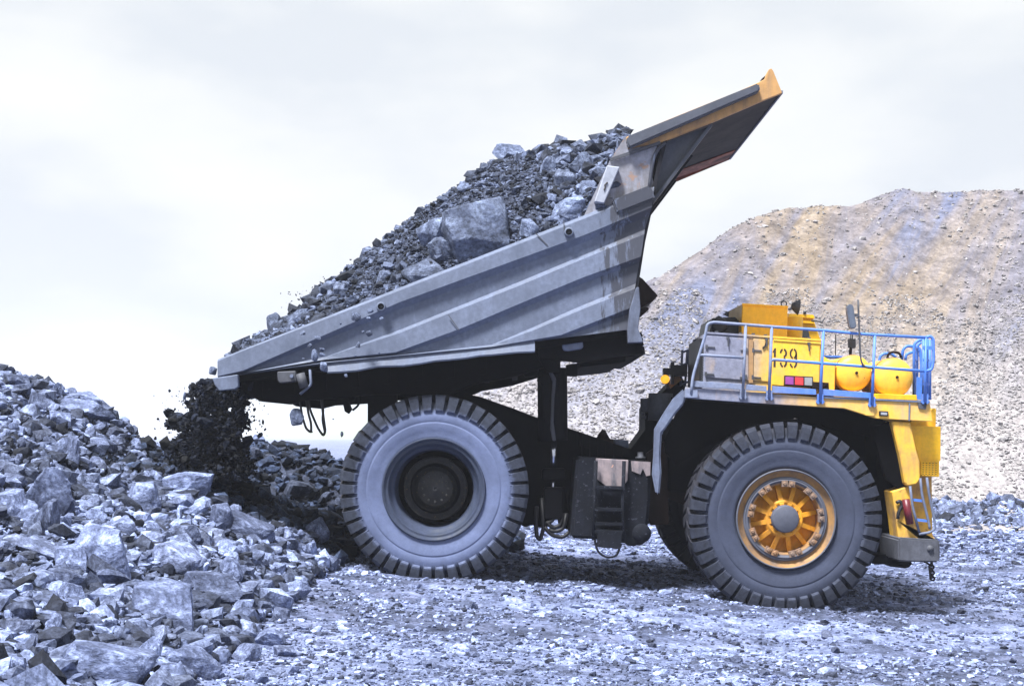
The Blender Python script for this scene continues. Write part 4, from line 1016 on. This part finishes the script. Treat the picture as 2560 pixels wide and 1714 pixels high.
# tail lamp cluster
b = MB(); b.zprism(1, [(875, 726), (1112, 738), (1108, 826), (872, 808)], KY-.11, .09).bevel(.006); lc_ = b.build('lamp_cluster', M['black'], cabn)
for (x0_, x1_, mm) in ((880, 948, 'lenspurple'), (960, 1030, 'lensred'), (1040, 1104, 'lensgrey')):
    b = MB(); b.zprism(1, [(x0_, 738+(x0_-880)*.04), (x1_, 742+(x0_-880)*.04), (x1_, 806+(x0_-880)*.05), (x0_, 801+(x0_-880)*.05)], KY-.125, .02).bevel(.004); b.build('lamp_lens', M[mm], lc_)
b = MB(); b.zprism(1, [(1110, 780), (1240, 788), (1243, 850), (1110, 830)], KY-.2, .2); b.zprism(1, [(1180, 790), (1240, 795), (1238, 808), (1176, 832)], KY-.21, .01); b.build('step_box', M['brownsteel'], cabn)
# yellow filter housing, black radiator box
b = MB(); b.zprism(1, [(520, 130), (900, 152), (893, 430), (508, 420)], 24.0, 1.5).bevel(.012); fbx = b.build('filter_housing', M['yellow'], root)
b = MB(); b.tube([q(1, 866, 150, 24.1)+Vector((.05*math.cos(a), 0, .04+.05*math.sin(a))) for a in np.linspace(0, 6.28, 12)], .012, 6); b.build('lifting_eye', M['darksteel'], fbx)
b = MB(); b.bar(q(1, 517, 134, 23.99), q(1, 900, 156, 23.99), .04, .03); b.build('housing_edge', M['yellow'], fbx)
b = MB(); b.zprism(1, [(272, 248), (460, 240), (512, 300), (508, 430), (240, 400)], 24.3, 1.5); b.lathe([(-.12, 0), (-.12, .12), (-.1, .14), (.05, .15)], c=q(1, 325, 312, 24.3), seg=24)
b.tube([q(1, 300, 250, 24.3), q(1, 325, 236, 24.3), q(1, 350, 250, 24.3)], .02, 6); b.bevel(.01); b.build('brake_resistor_box', M['black'], root)
b = MB(); b.zprism(1, [(360, 215), (520, 134), (515, 400), (440, 400), (435, 250)], 25.6, .1); b.build('rear_screen', M['darksteel'], root)
# cab on the far side
b = MB(); b.zprism(1, [(905, 212), (1108, 222), (1125, 290), (1180, 450), (905, 450)], 25.9, 1.4).bevel(.02); cb = b.build('cab', M['yellow'], root)
b = MB(); b.zprism(1, [(998, 340), (1068, 338), (1086, 425), (990, 440)], 25.86, .05); b.build('cab_window', M['glass'], cb)
b = MB(); b.zprism(1, [(905, 212), (1112, 222), (1124, 250), (905, 240)], 25.8, .1); b.zprism(1, [(1000, 270), (1120, 278), (1124, 296), (1000, 288)], 25.8, .1); b.build('roof_visor', M['yellow'], cb)
b = MB(); b.tube([q(1, 1095, 270, 25.8), q(1, 1160, 277, 25.8), q(1, 1190, 290, 25.8)], .014, 6); b.tube([q(1, 1180, 290, 25.8), q(1, 1210, 245, 25.8)], .012, 6); b.tube([q(1, 1040, 190, 25.8), q(1, 1040, 215, 25.8)], .03, 8); b.build('wiper_arm', M['darksteel'], cb)
b = MB(); b.lathe([(-.5, .10), (-.46, .17), (.0, .19), (.1, .19)], c=q(1, 938, 290, 25.0), seg=20, axis='Z'); b.build('intake_can', M['yellow'], root)
b = MB(); b.tube([q(1, 930, 150, 24.6), q(1, 990, 158, 24.6)], .05, 16, 0, .15); wl = b.build('work_lamp', M['darksteel'], root)
b = MB(); b.tube([q(1, 905, 180, 24.6), q(1, 940, 165, 24.6)], .025, 6); b.build('lamp_bracket', M['steel'], wl)

# --- air tanks
for (x, y, r_, yn, ln) in ((1462, 706, .30, 22.5, 1.15), (1800, 742, .325, 22.35, 1.15)):
    c = q(1, x, y, yn)
    pr = [(yn-yn+r_*.42*(1-math.cos(t)), r_*math.sin(t)) for t in np.linspace(0.02, math.pi/2, 9)]
    pr = [(a, rr) for a, rr in pr]+[(ln, r_)]+[(ln+r_*.42*math.sin(t), r_*math.cos(t)) for t in np.linspace(.2, 1.5, 6)]
    b = MB(); b.lathe([(a, max(rr, .004)) for a, rr in pr], c=c, seg=40); at = b.build('air_tank', M['tankyellow'], root)
    b = MB(); b.lathe([(r_*.42+.08, r_+.012), (r_*.42+.08, r_+.018), (r_*.42+.17, r_+.018), (r_*.42+.17, r_+.012)], c=c, seg=40); b.build('strap', M['canopyyellow'], at)
    b = MB(); b.lathe([(-.02, 0), (-.02, .025), (.02, .025)], c=c+Vector((.02, 0, .0)), seg=8, smooth=False)
    b.build('tank_fitting', M['brownsteel'], at)
b = MB(); b.zprism(1, [(1618, 878), (1975, 890), (1980, 938), (1615, 925)], 22.2, 1.4); b.zprism(1, [(1300, 860), (1560, 868), (1560, 925), (1300, 915)], 22.4, 1.2); b.bevel(.01); b.build('tank_cradle', M['yellow'], root)
b = MB(); b.tube([q(1, 1775, 640, 22.33), q(1, 1790, 625, 22.33), q(1, 1815, 660, 22.33), q(1, 1845, 632, 22.33), q(1, 1815, 628, 22.33), q(1, 1800, 630, 22.33)], .008, 6)
b.bm.free()

# --- railing
RY = DY-.06
b = MB()
b.tube([q(1, x, y, RY) for x, y in [(93, 885), (105, 745), (150, 590), (212, 390), (228, 300), (275, 284), (540, 304), (765, 322), (1195, 352), (1500, 382), (2045, 412)]], .025, 10, .12)
rail = b.build('handrail', M['blue'], root)
b = MB()
for pts in ([(165, 556), (530, 580)], [(752, 720), (756, 610), (775, 595), (1190, 627), (1625, 660), (2035, 692)]):
    b.tube([q(1, x, y, RY) for x, y in pts], .024, 8, .08)
b.build('mid_rail', M['blue'], rail)
for (x0_, y0_, x1_, y1_) in ((548, 308, 524, 905), (765, 324, 742, 915), (1197, 356, 1168, 945), (1625, 395, 1600, 970), (2050, 414, 2042, 945)):
    b = MB(); b.tube([q(1, x0_, y0_, RY), q(1, x1_, y1_, RY)], .025, 8)
    b.box(q(1, x1_-17, y1_-22, RY+.03), (.03, .06, .16)); b.box(q(1, x1_+17, y1_-22, RY+.03), (.03, .06, .16)); b.box(q(1, x1_+1, y1_+2, RY+.03), (.13, .04, .03)); b.build('post', M['blue'], rail)
for pts in ([(115, 772), (525, 800), (525, 846), (110, 822)], [(547, 802), (722, 815), (722, 862), (547, 848)], [(768, 815), (1135, 843), (1137, 888), (768, 872)], [(1183, 840), (1592, 872), (1592, 918), (1183, 893)]):
    b = MB(); b.zprism(1, pts, DY-.04, .03).bevel(.004); b.build('toe_board', M['bluetoe'] if 'bluetoe' in M else M['blue'], rail)
b = MB(); b.box(q(1, 93, 880, RY+.02), (.2, .06, .12)); b.build('post_foot', M['blue'], rail)
# front ladder rails
M['bluefront'] = paint_mat('bright_blue_ladder_paint', (.05, .17, .62), (.16, .24, .50), amount=.2, rough=.35, streak=.15)
for (pts, Y_) in (([(2045, 412), (2090, 400), (2112, 425), (2115, 600), (2100, 680), (2050, 692)], RY), ([(2060, 420), (2060, 940)], RY+.3), ([(2085, 430), (2083, 930)], RY+.55), ([(1950, 900), (1952, 470), (1985, 435), (2040, 425)], 23.2), ([(1975, 900), (1978, 480), (2010, 450)], 23.5),
                  ([(1660, 640), (1668, 570), (1700, 545), (1770, 548), (1800, 580)], 24.0), ([(1850, 600), (1860, 510), (1890, 482), (1960, 485), (2000, 500), (2012, 620), (2010, 900)], 24.2), ([(2030, 420), (2030, 940)], 22.6), ([(1880, 600), (1885, 550), (2000, 515)], 24.2), ([(1200, 572), (1380, 578)], 24.4)):
    b = MB(); b.tube([q(1, x, y, Y_) for x, y in pts], .026, 8, .1); b.build('ladder_rail', M['bluefront'], root)
b = MB()
for y in (500, 600, 700, 800, 900): b.bar(q(1, 2035, y, 22.0), q(1, 2070, y+3, 22.3), .04, .04)
b.zprism(1, [(2030, 480), (2112, 485), (2112, 515), (2030, 508)], RY-.02, .02); b.build('ladder_rung', M['bluefront'], root)
b = MB()
for y in (500, 600, 700, 800): b.bar(q(1, 1950, y, 23.2), q(1, 1978, y, 23.5), .03, .03)
b.build('ladder_rung', M['bluefront'], root); b = MB(); b.zprism(1, [(1975, 740), (2040, 745), (2040, 935), (1972, 925)], 23.0, .04); b.build('ladder_plate', M['bluefront'], root)
b = MB(); b.tube([q(1, x, y, 23.8) for x, y in [(1730, 590), (1735, 545), (1780, 530), (1830, 540), (1845, 580)]], .022, 8, .08); b.build('hose', M['brownsteel'], root)
# mirror on its pole
b = MB(); b.tube([q(1, x, y, RY-.04) for x, y in [(1486, 98), (1489, 240), (1497, 400), (1503, 560), (1515, 625), (1545, 660), (1612, 668)]], .016, 8, .1); b.bar(q(1, 1435, 228, RY-.04), q(1, 1495, 225, RY-.04), .04, .05); mp_ = b.build('mirror_pole', M['darksteel'], root)
b = MB(); b.zprism(1, [(1396, 150), (1404, 136), (1432, 132), (1446, 142), (1472, 310), (1468, 334), (1430, 340), (1418, 325), (1398, 200)], RY-.12, .14).bevel(.02, 2); b.build('mirror', M['mirror'], mp_)
b = MB(); b.tube([q(1, 1433, 380, 24.3), q(1, 1420, 560, 24.3)], .028, 8); b.box(q(1, 1432, 460, 24.3), (.12, .1, .16)); b.tube([q(1, 1299, 385, 24.5), q(1, 1296, 560, 24.5)], .01, 6); b.build('antenna_post', M['black'], root)

# --- nose
b = MB(); b.zprism(2, [(1592, 200), (1722, 206), (1765, 400), (1787, 480), (1790, 600), (1765, 632), (1700, 645), (1684, 620), (1650, 440)], 22.0, .45).bevel(.02); b.build('front_fender', M['yellowgrime'], root)
b = MB(); b.zprism(2, [(1722, 228), (1932, 236), (1930, 470), (1922, 470), (1920, 582), (1790, 575), (1780, 470)], 22.35, 4.6).bevel(.012); rb = b.build('radiator_shroud', M['yellow'], root)
b = MB(); b.zprism(2, [(1800, 480), (1915, 484), (1912, 572), (1795, 566)], 22.33, .03); b.build('grille_opening', M['black'], rb)
b = MB()
for i in range(7): b.bar(q(2, 1793, 478+15*i, 22.30), q(2, 1917, 482+15*i, 22.30), .02, .018)
for i in range(6): b.bar(q(2, 1800+22*i, 478, 22.30), q(2, 1797+22*i, 572, 22.30), .02, .02)
b.build('grille', M['yellow'], rb)
b = MB(); b.zprism(2, [(1720, 205), (1890, 110), (1898, 118), (1896, 238), (1720, 236)], 22.5, 4.4); b.build('hood_front', M['yellow'], root)
b = MB(); b.zprism(2, [(1595, 682), (1702, 648), (1722, 700), (1745, 900), (1778, 960), (1785, 1002), (1892, 998), (1890, 1010), (1640, 1012), (1625, 880)], 22.1, .5).bevel(.012); b.build('lower_column', M['yellowgrime'], root)
b = MB(); b.zprism(2, [(1700, 600), (1785, 570), (1868, 580), (1872, 960), (1882, 1008), (1690, 1010)], 22.75, 3.8); b.build('nose_panel', M['yellowgrime'], root)
b = MB()
for pts in ([(1720, 645), (1735, 780), (1782, 960)], [(1835, 585), (1850, 700), (1888, 880), (1892, 940), (1850, 965), (1780, 975)], [(1790, 590), (1800, 700), (1850, 900), (1855, 940)]):
    b.tube([q(2, x, y, 22.0) for x, y in pts], .022, 8, .1)
b.build('step_rail', M['steel'], root)
b = MB()
for (x, y) in ((1735, 738), (1760, 875)): b.bar(q(2, x, y, 22.1), q(2, x+70, y+8, 22.1), .15, .04)
b.build('step', M['bluefront'], root)
b = MB(); b.tube([q(2, 1690, 735, 22.02), q(2, 1718, 905, 22.02)], .062, 16); b.build('fire_extinguisher', M['red_ext'], root)
b = MB(); b.tube([q(2, 1625, 760, 22.05), q(2, 1650, 745, 22.05), q(2, 1668, 775, 22.05), q(2, 1640, 820, 22.05), q(2, 1635, 870, 22.05)], .03, 8, .1); b.build('hose', M['black'], root)
b = MB(); b.zprism(2, [(1638, 1008), (1662, 1000), (1926, 1016), (1928, 1150), (1915, 1168), (1700, 1166), (1640, 1162)], 21.9, 5.8).bevel(.03, 2); bm_ = b.build('bumper', M['bumper'], root)
b = MB(); b.lathe([(-.04, 0), (-.035, .04), (0, .06)], c=q(2, 1858, 1075, 21.9), seg=12); b.build('bolt', M['darksteel'], bm_)
b = MB(); b.zprism(2, [(1440, 1170), (1480, 1120), (1590, 1110), (1740, 1165), (1735, 1190), (1700, 1212), (1590, 1200), (1560, 1180), (1480, 1185)], 22.6, 2.6).bevel(.03); b.build('tow_frame', M['frame'], root)
b = MB()
for i in range(6): b.lathe([(-.012, .022), (-.012, .045), (.012, .045), (.012, .022)], c=q(2, 1868+1.2*i, 1180+20*i, 21.95), seg=10, axis='Y' if i % 2 else 'X')
b.tube([q(2, 1815, 1165, 22), q(2, 1835, 1172, 22), q(2, 1862, 1190, 22)], .016, 6); b.tube([q(2, 1852, 1190, 21.95), q(2, 1862, 1290, 21.95)], .02, 6); b.build('chain', M['frame'], bm_)

# ---------------------------------------------------------------- load
LX = [545, 613, 660, 700, 760, 822, 890, 964, 1000, 1050, 1145, 1230, 1290, 1367, 1471, 1520, 1561, 1600]
LV = [893, 862, 838, 818, 775, 716, 660, 606, 570, 536, 468, 402, 392, 366, 366, 340, 330, 345]
LY = 24.2
lx = [P(u, 0, LY).x for u in LX]; lz = [P(0, v, LY).z for v in LV]
rx = [P(545, 0, BY).x, P(1000, 0, BY).x, P(1455, 0, BY).x, P(1560, 0, BY).x]; rz_ = [P(0, 903, BY).z, P(0, 725, BY).z, P(0, 548, BY).z, P(0, 490, BY).z]
def loadz(x, y):
    x = np.asarray(x, float); y = np.asarray(y, float)
    c = np.interp(x, lx, lz); r = np.interp(x, rx, rz_)
    t = np.clip((y-22.2)/(LY-22.2), 0, None); t2 = np.clip((27.3-y)/(27.3-LY), 0, 1)
    prof = np.where(t < 1, np.sin(np.clip(t, 0, 1)*math.pi/2)**.95, np.sin(t2*math.pi/2)**.8)
    z_ = r-.06+(np.maximum(c-r, 0))*prof
    return z_+.16*fbm(x*1.4, y*1.4, 4, 81)*np.minimum(1, prof*3)
ldo = grid_obj('load_fines', np.arange(P(548, 0, 22.2).x, P(1600, 0, 22.2).x, .06), np.arange(22.22, 27.3, .06), loadz, M['loadbase'])
tag(ldo, 'dark fine dirt of the load heaped in the dump body', kind='stuff')
n = 38000
xx = P(560, 0, 22.2).x+rng.random(n)*(P(1590, 0, 22.2).x-P(560, 0, 22.2).x); yy = 22.25+3.6*rng.random(n)
sz = np.clip(.027*np.exp(rng.normal(0, .65, n)), .010, .22); coarse = smooth_noise(xx*.9, yy*.9, 9); sz *= (.55+coarse*1.1)
sz = np.where(xx > P(1345, 0, 23).x, sz*1.5, sz)
stones('load_rubble', np.stack([xx, yy, loadz(xx, yy)+sz*.2], 1), sz*1.7, M['load'], 'small broken stones of the load in the dump body', 1, .9, 6)
LB = [ # (zoom, x, y, w, h, rot, mesh, label)
 (5, 520, 600, 410, 330, -.35, 1, 'biggest boulder of the load leaning over the side rail'),
 (5, 215, 620, 200, 200, .2, 7, 'dark slab leaning left of the biggest load boulder'),
 (5, 290, 730, 170, 170, -.5, 3, 'rounded block under the biggest load boulder, at the rail'),
 (5, 150, 860, 250, 130, -.3, 5, 'long boulder lying against the side rail further down the load'),
 (5, 715, 85, 200, 100, 0, 2, 'flat grey boulder on top of the load against the sky'),
 (5, 430, 315, 100, 60, .3, 8, 'small block sticking out of the fine dirt halfway up the load'),
 (5, 1080, 470, 270, 120, -.35, 9, 'jagged slab lying along the rail near the side plate'),
 (5, 1080, 265, 130, 110, .2, 4, 'pale triangular rock in the coarse cluster of the load'),
 (5, 1175, 150, 130, 100, 0, 6, 'pale angular rock high in the coarse cluster of the load'),
 (5, 1300, 215, 120, 110, -.2, 10, 'large pale rock touching the side plate'),
 (5, 1240, 330, 130, 110, .2, 11, 'pale rock below the bolted box, against the side plate'),
 (5, 1290, 140, 110, 70, -.1, 13, 'grey rock at the upper end of the load by the side plate'),
 (5, 980, 170, 100, 110, .4, 0, 'steep grey rock left of the pale angular one in the load'),
 (5, 840, 590, 130, 120, -.5, 12, 'dark pointed shard right of the biggest load boulder'),
 (5, 1200, 225, 110, 70, .1, 3, 'pale flat rock in the middle of the coarse cluster'),
 (5, 990, 330, 80, 60, .1, 5, 'small pale cube on the load below the coarse cluster'),
 (5, 1100, 360, 80, 60, .1, 7, 'small dark cube below the pale triangular rock'),
 (4, 570, 640, 120, 150, -.1, 11, 'upright pointed rock at the tail end of the load against the sky'),
 (4, 745, 590, 170, 90, -.5, 8, 'sloping slab above the rail near the tail'),
 (4, 1065, 385, 110, 100, .2, 4, 'grey boulder in the lower load slope'),
 (4, 1380, 280, 110, 80, -.2, 9, 'wedge rock in the lower load slope'),
 (4, 1120, 470, 150, 60, -.4, 6, 'long flat rock along the rail in the lower load'),
 (4, 480, 730, 70, 60, -.4, 2, 'small dark rock near the tail edge of the rail'),
 (4, 600, 700, 110, 40, -.3, 1, 'thin slab just behind the rail near the tail'),
 (6, 100, 720, 130, 90, .1, 10, 'rounded rock on the skyline of the load'),
 (6, 400, 620, 130, 80, .1, 12, 'dark clod at the top of the load next to the canopy'),
]
for (zn_, zx, zy, zw, zh, rt, mi, lab) in LB:
    sc_ = ZR[zn_][2]; u, v = s(zn_, zx, zy+zh*.3)
    ys = np.arange(22.25, 25.2, .02); xs_ = (u-CU)/F*ys; zs_ = CAMZ+(CV-v)/F*ys; hit = np.nonzero(loadz(xs_, ys) > zs_)[0]
    y = ys[hit[0]] if len(hit) else LY
    p = P(u, s(zn_, zx, zy)[1], y); W = zw*sc_/F*y; H = zh*sc_/F*y
    add_rock('load_boulder', (p.x, p.y+W*.12, p.z), (W*1.15, W*.8, H*1.3), (rnd.uniform(-.1, .3), rt, rnd.uniform(-.2, .2)), boulder_mesh(mi, M['loadboulder'], 5), lab, 'boulder', 'boulders of the load')
LMARKS = [(s(k[0], k[1], k[2]), 'the '+' '.join(k[7].split()[:5])) for k in LB]
for i in range(34):
    for _ in range(50):
        u = rnd.uniform(640, 1540); y = rnd.uniform(22.5, 24.3); x = (u-CU)/F*y; z_ = float(loadz(x, y)); v = CV-(z_-CAMZ)*F/y
        if not any((u-s(k[0], k[1], k[2])[0])**2+(v-s(k[0], k[1], k[2])[1])**2 < (k[3]*ZR[k[0]][2]*.6)**2 for k in LB): break
    sz_ = rnd.uniform(14, 30)/F*y*(1.2 if u > 1340 else .65)
    lab = unique_label(u, v, sz_*F/y, LMARKS)
    if lab is None: continue
    add_rock('load_rock', (x, y, z_+sz_*.2), (sz_*1.2, sz_, sz_*.9), (rnd.uniform(-.5, .5), rnd.uniform(-.5, .5), rnd.uniform(0, 6)), boulder_mesh(rnd.randrange(14), M['loadboulder'], 3), lab, 'rock', 'small rocks in the load')

# ---------------------------------------------------------------- falling material
n = 15000
tt = rng.random(n)
yy = 22.7+3.4*rng.random(n)
vv = 950+250*tt
ln = np.interp(vv, [950, 967, 1020, 1071, 1133, 1200], [520, 492, 450, 428, 420, 470])+60*fbm(vv*.055, yy*1.6, 4, 91)-14
rn = np.interp(vv, [950, 998, 1025, 1082, 1130, 1200], [640, 632, 622, 600, 606, 650])+60*fbm(vv*.055, yy*1.6+7, 4, 93)+12
bb = rng.beta(1.25, 1.25, n)
uu = ln+(rn-ln)*bb
out = rng.random(n) < .10
uu = np.where(out, uu+rng.normal(0, 30, n), uu)
gap = smooth_noise(uu*.035, vv*.035, 95); edge = np.minimum(bb, 1-bb)
keep = (gap > .60-1.7*edge) & (uu > 385) & (uu < 670)
uu, vv, yy = uu[keep], vv[keep], yy[keep]; n = len(uu)
sz = np.clip(.026*np.exp(rng.normal(0, .7, n)), .008, .20)
pos = np.stack([(uu-CU)/F*yy, yy, CAMZ+(CV-vv)/F*yy], 1)
stones('falling_dirt', pos, sz*1.6, M['backlit_debris'], 'dark clods and dirt pouring off the tail of the dump body', 1, 3, 7)
n = 260
uu = 400+260*rng.random(n)+rng.normal(0, 14, n); vv = 960+190*rng.random(n); yy = 22.4+3*rng.random(n)
a = np.arange(n) % 4
uu = np.where(a == 1, 700+290*rng.random(n), uu); vv = np.where(a == 1, np.interp(uu, [700, 990], [770, 640])-18*rng.random(n)**2*2.5, vv); yy = np.where(a == 1, 24, yy)
stones('flying_grit', np.stack([(uu-CU)/F*yy, yy, CAMZ+(CV-vv)/F*yy], 1), rng.uniform(.015, .05, n), M['backlit_debris'], 'specks of grit flying round the falling dirt and the load', 1, 3, 8)
FR = [(4, 735, 1330, 95, 125, 22.3, 'biggest falling rock, below the body left of the hanging cables'),
 (4, 1103, 1258, 0, 0, 0, None),
 (4, 1070, 1463, 22, 40, 22.3, 'small dark stone falling near the top of the rear tyre'),
 (4, 865, 870, 50, 85, 21.6, 'elongated stone falling in front of the side ribs'),
 (4, 935, 955, 55, 70, 21.6, 'pointed stone falling past the end of the bottom lip'),
 (4, 885, 735, 55, 35, 21.6, 'pale chip falling in front of the top rail'),
 (4, 828, 795, 38, 30, 21.6, 'small pale stone falling left below the rail'),
 (4, 1275, 705, 52, 42, 21.6, 'rounded pale stone falling right of the others before the upper rib'),
 (4, 1230, 692, 22, 18, 21.6, 'tiny pale stone just left of the rounded pale one'),
 (4, 1190, 790, 34, 40, 21.6, 'small dark edged stone falling before the middle rib'),
 (4, 1370, 590, 30, 26, 21.6, 'little stone falling just below the rail hole'),
 (4, 1285, 535, 45, 32, 21.6, 'pale stone bouncing on the rail beside the hole'),
 (4, 775, 698, 42, 30, 21.6, 'flat dark chip in front of the rail'),
 (4, 920, 825, 36, 26, 21.6, 'stone just above the elongated falling one'),
 (4, 922, 862, 40, 28, 21.6, 'stone just right of the elongated falling one'),
 (4, 780, 898, 22, 20, 21.6, 'tiny stone low left of the elongated falling one'),
 (4, 1060, 628, 20, 20, 21.6, 'tiny pale stone against the rail'),
 (4, 1175, 575, 75, 70, 21.7, 'clump of dark stones sliding over the rail'),
 (4, 1275, 592, 34, 26, 21.6, 'pale chip right of the clump on the rail'),
 (4, 1100, 1020, 26, 24, 21.9, 'small pale stone below the bottom lip'),
 (4, 1170, 872, 18, 14, 21.6, 'tiny dark stone before the lower rib'),
 (4, 1350, 850, 14, 14, 21.6, 'tiniest dark stone before the lower rib'),
 (4, 100, 985, 55, 60, 22.2, 'pale stone leaving the tail edge against the sky'),
 (7, 888, 172, 16, 34, 22.4, 'dark sliver of stone in the sky left of the tail'),
 (7, 800, 395, 50, 55, 22.3, 'dark rounded clod at the left of the falling dirt'),
 (7, 895, 480, 40, 36, 22.3, 'pale clod low in the falling dirt'),
 (7, 748, 375, 14, 16, 22.3, 'tiny clod furthest left in the air'),
 (7, 830, 295, 42, 34, 22.3, 'dark clod on the upper left edge of the falling dirt'),
 (7, 768, 435, 26, 16, 22.3, 'small clod above the heap left of the falling dirt'),
 (4, 1005, 1348, 14, 10, 22.4, 'speck of stone in the air right of the cables')]
for i, (zn_, zx, zy, zw, zh, Y_, lab) in enumerate(FR):
    if lab is None: continue
    sc_ = ZR[zn_][2]; p = q(zn_, zx, zy, Y_); W = zw*sc_/F*Y_; H = zh*sc_/F*Y_
    add_rock('falling_rock', p, (W*1.1, (W+H)*.5, H*1.1), (rnd.uniform(-.3, .3), 0.05, rnd.uniform(-.2, .2)), boulder_mesh(i % 14, M['loadboulder'] if 'clod' not in lab else M['backlit_debris'], 3), lab, 'rock', 'stones falling off the truck')
# scattered larger stones on the flat, foreground
cnt = 0
while cnt < 26:
    y = rnd.uniform(14.5, 22); x = rnd.uniform(-2.2, y*.36)
    if heapz(x, y) > .05 or (y > 20.5): continue
    z_ = float(topz(x, y)); s_ = rnd.uniform(.09, .20); u = CU+x/y*F; v = CV-(z_-CAMZ)/y*F
    if v > 1700: continue
    lab = unique_label(u, v, s_*F/y*1.6, [((1084, 1450), 'the rear tyre'), ((1490, 1400), 'the step ladder tank'), ((1966, 1520), 'the front tyre'), ((2300, 1420), 'the bumper'), ((690, 1590), 'the lone block on the flat')]+[((a_, 1700), n_) for a_, n_ in ((900, 'the bottom edge under the rear tyre'), (1280, 'the bottom edge at its middle'), (1700, 'the bottom edge under the front tyre'), (2300, 'the bottom right corner'))], 'flat stone')
    if lab is None: continue
    add_rock('flat_stone', (x, y, z_+s_*.05), (s_*1.4, s_, s_*.5), (rnd.uniform(-.15, .15), rnd.uniform(-.15, .15), rnd.uniform(0, 6)), boulder_mesh(rnd.randrange(14), M['boulder'], 3), lab, 'stone', 'larger stones in the foreground gravel')
    cnt += 1

# ---------------------------------------------------------------- haze
b = MB(); b.box((0, 1200, 24), (3200, 2500, 56)); hz = b.build('haze', M['black'])
m = bpy.data.materials.new('thin_dusty_air'); m.use_nodes = True; t = m.node_tree; t.nodes.clear()
o_ = t.nodes.new('ShaderNodeOutputMaterial'); pv = t.nodes.new('ShaderNodeVolumePrincipled')
pv.inputs['Color'].default_value = (.93, .95, 1, 1); pv.inputs['Density'].default_value = .0006; pv.inputs['Anisotropy'].default_value = .2
t.links.new(pv.outputs[0], o_.inputs['Volume'])
hz.data.materials.clear(); hz.data.materials.append(m); tag(hz, 'thin pale dusty air over the quarry', kind='stuff')
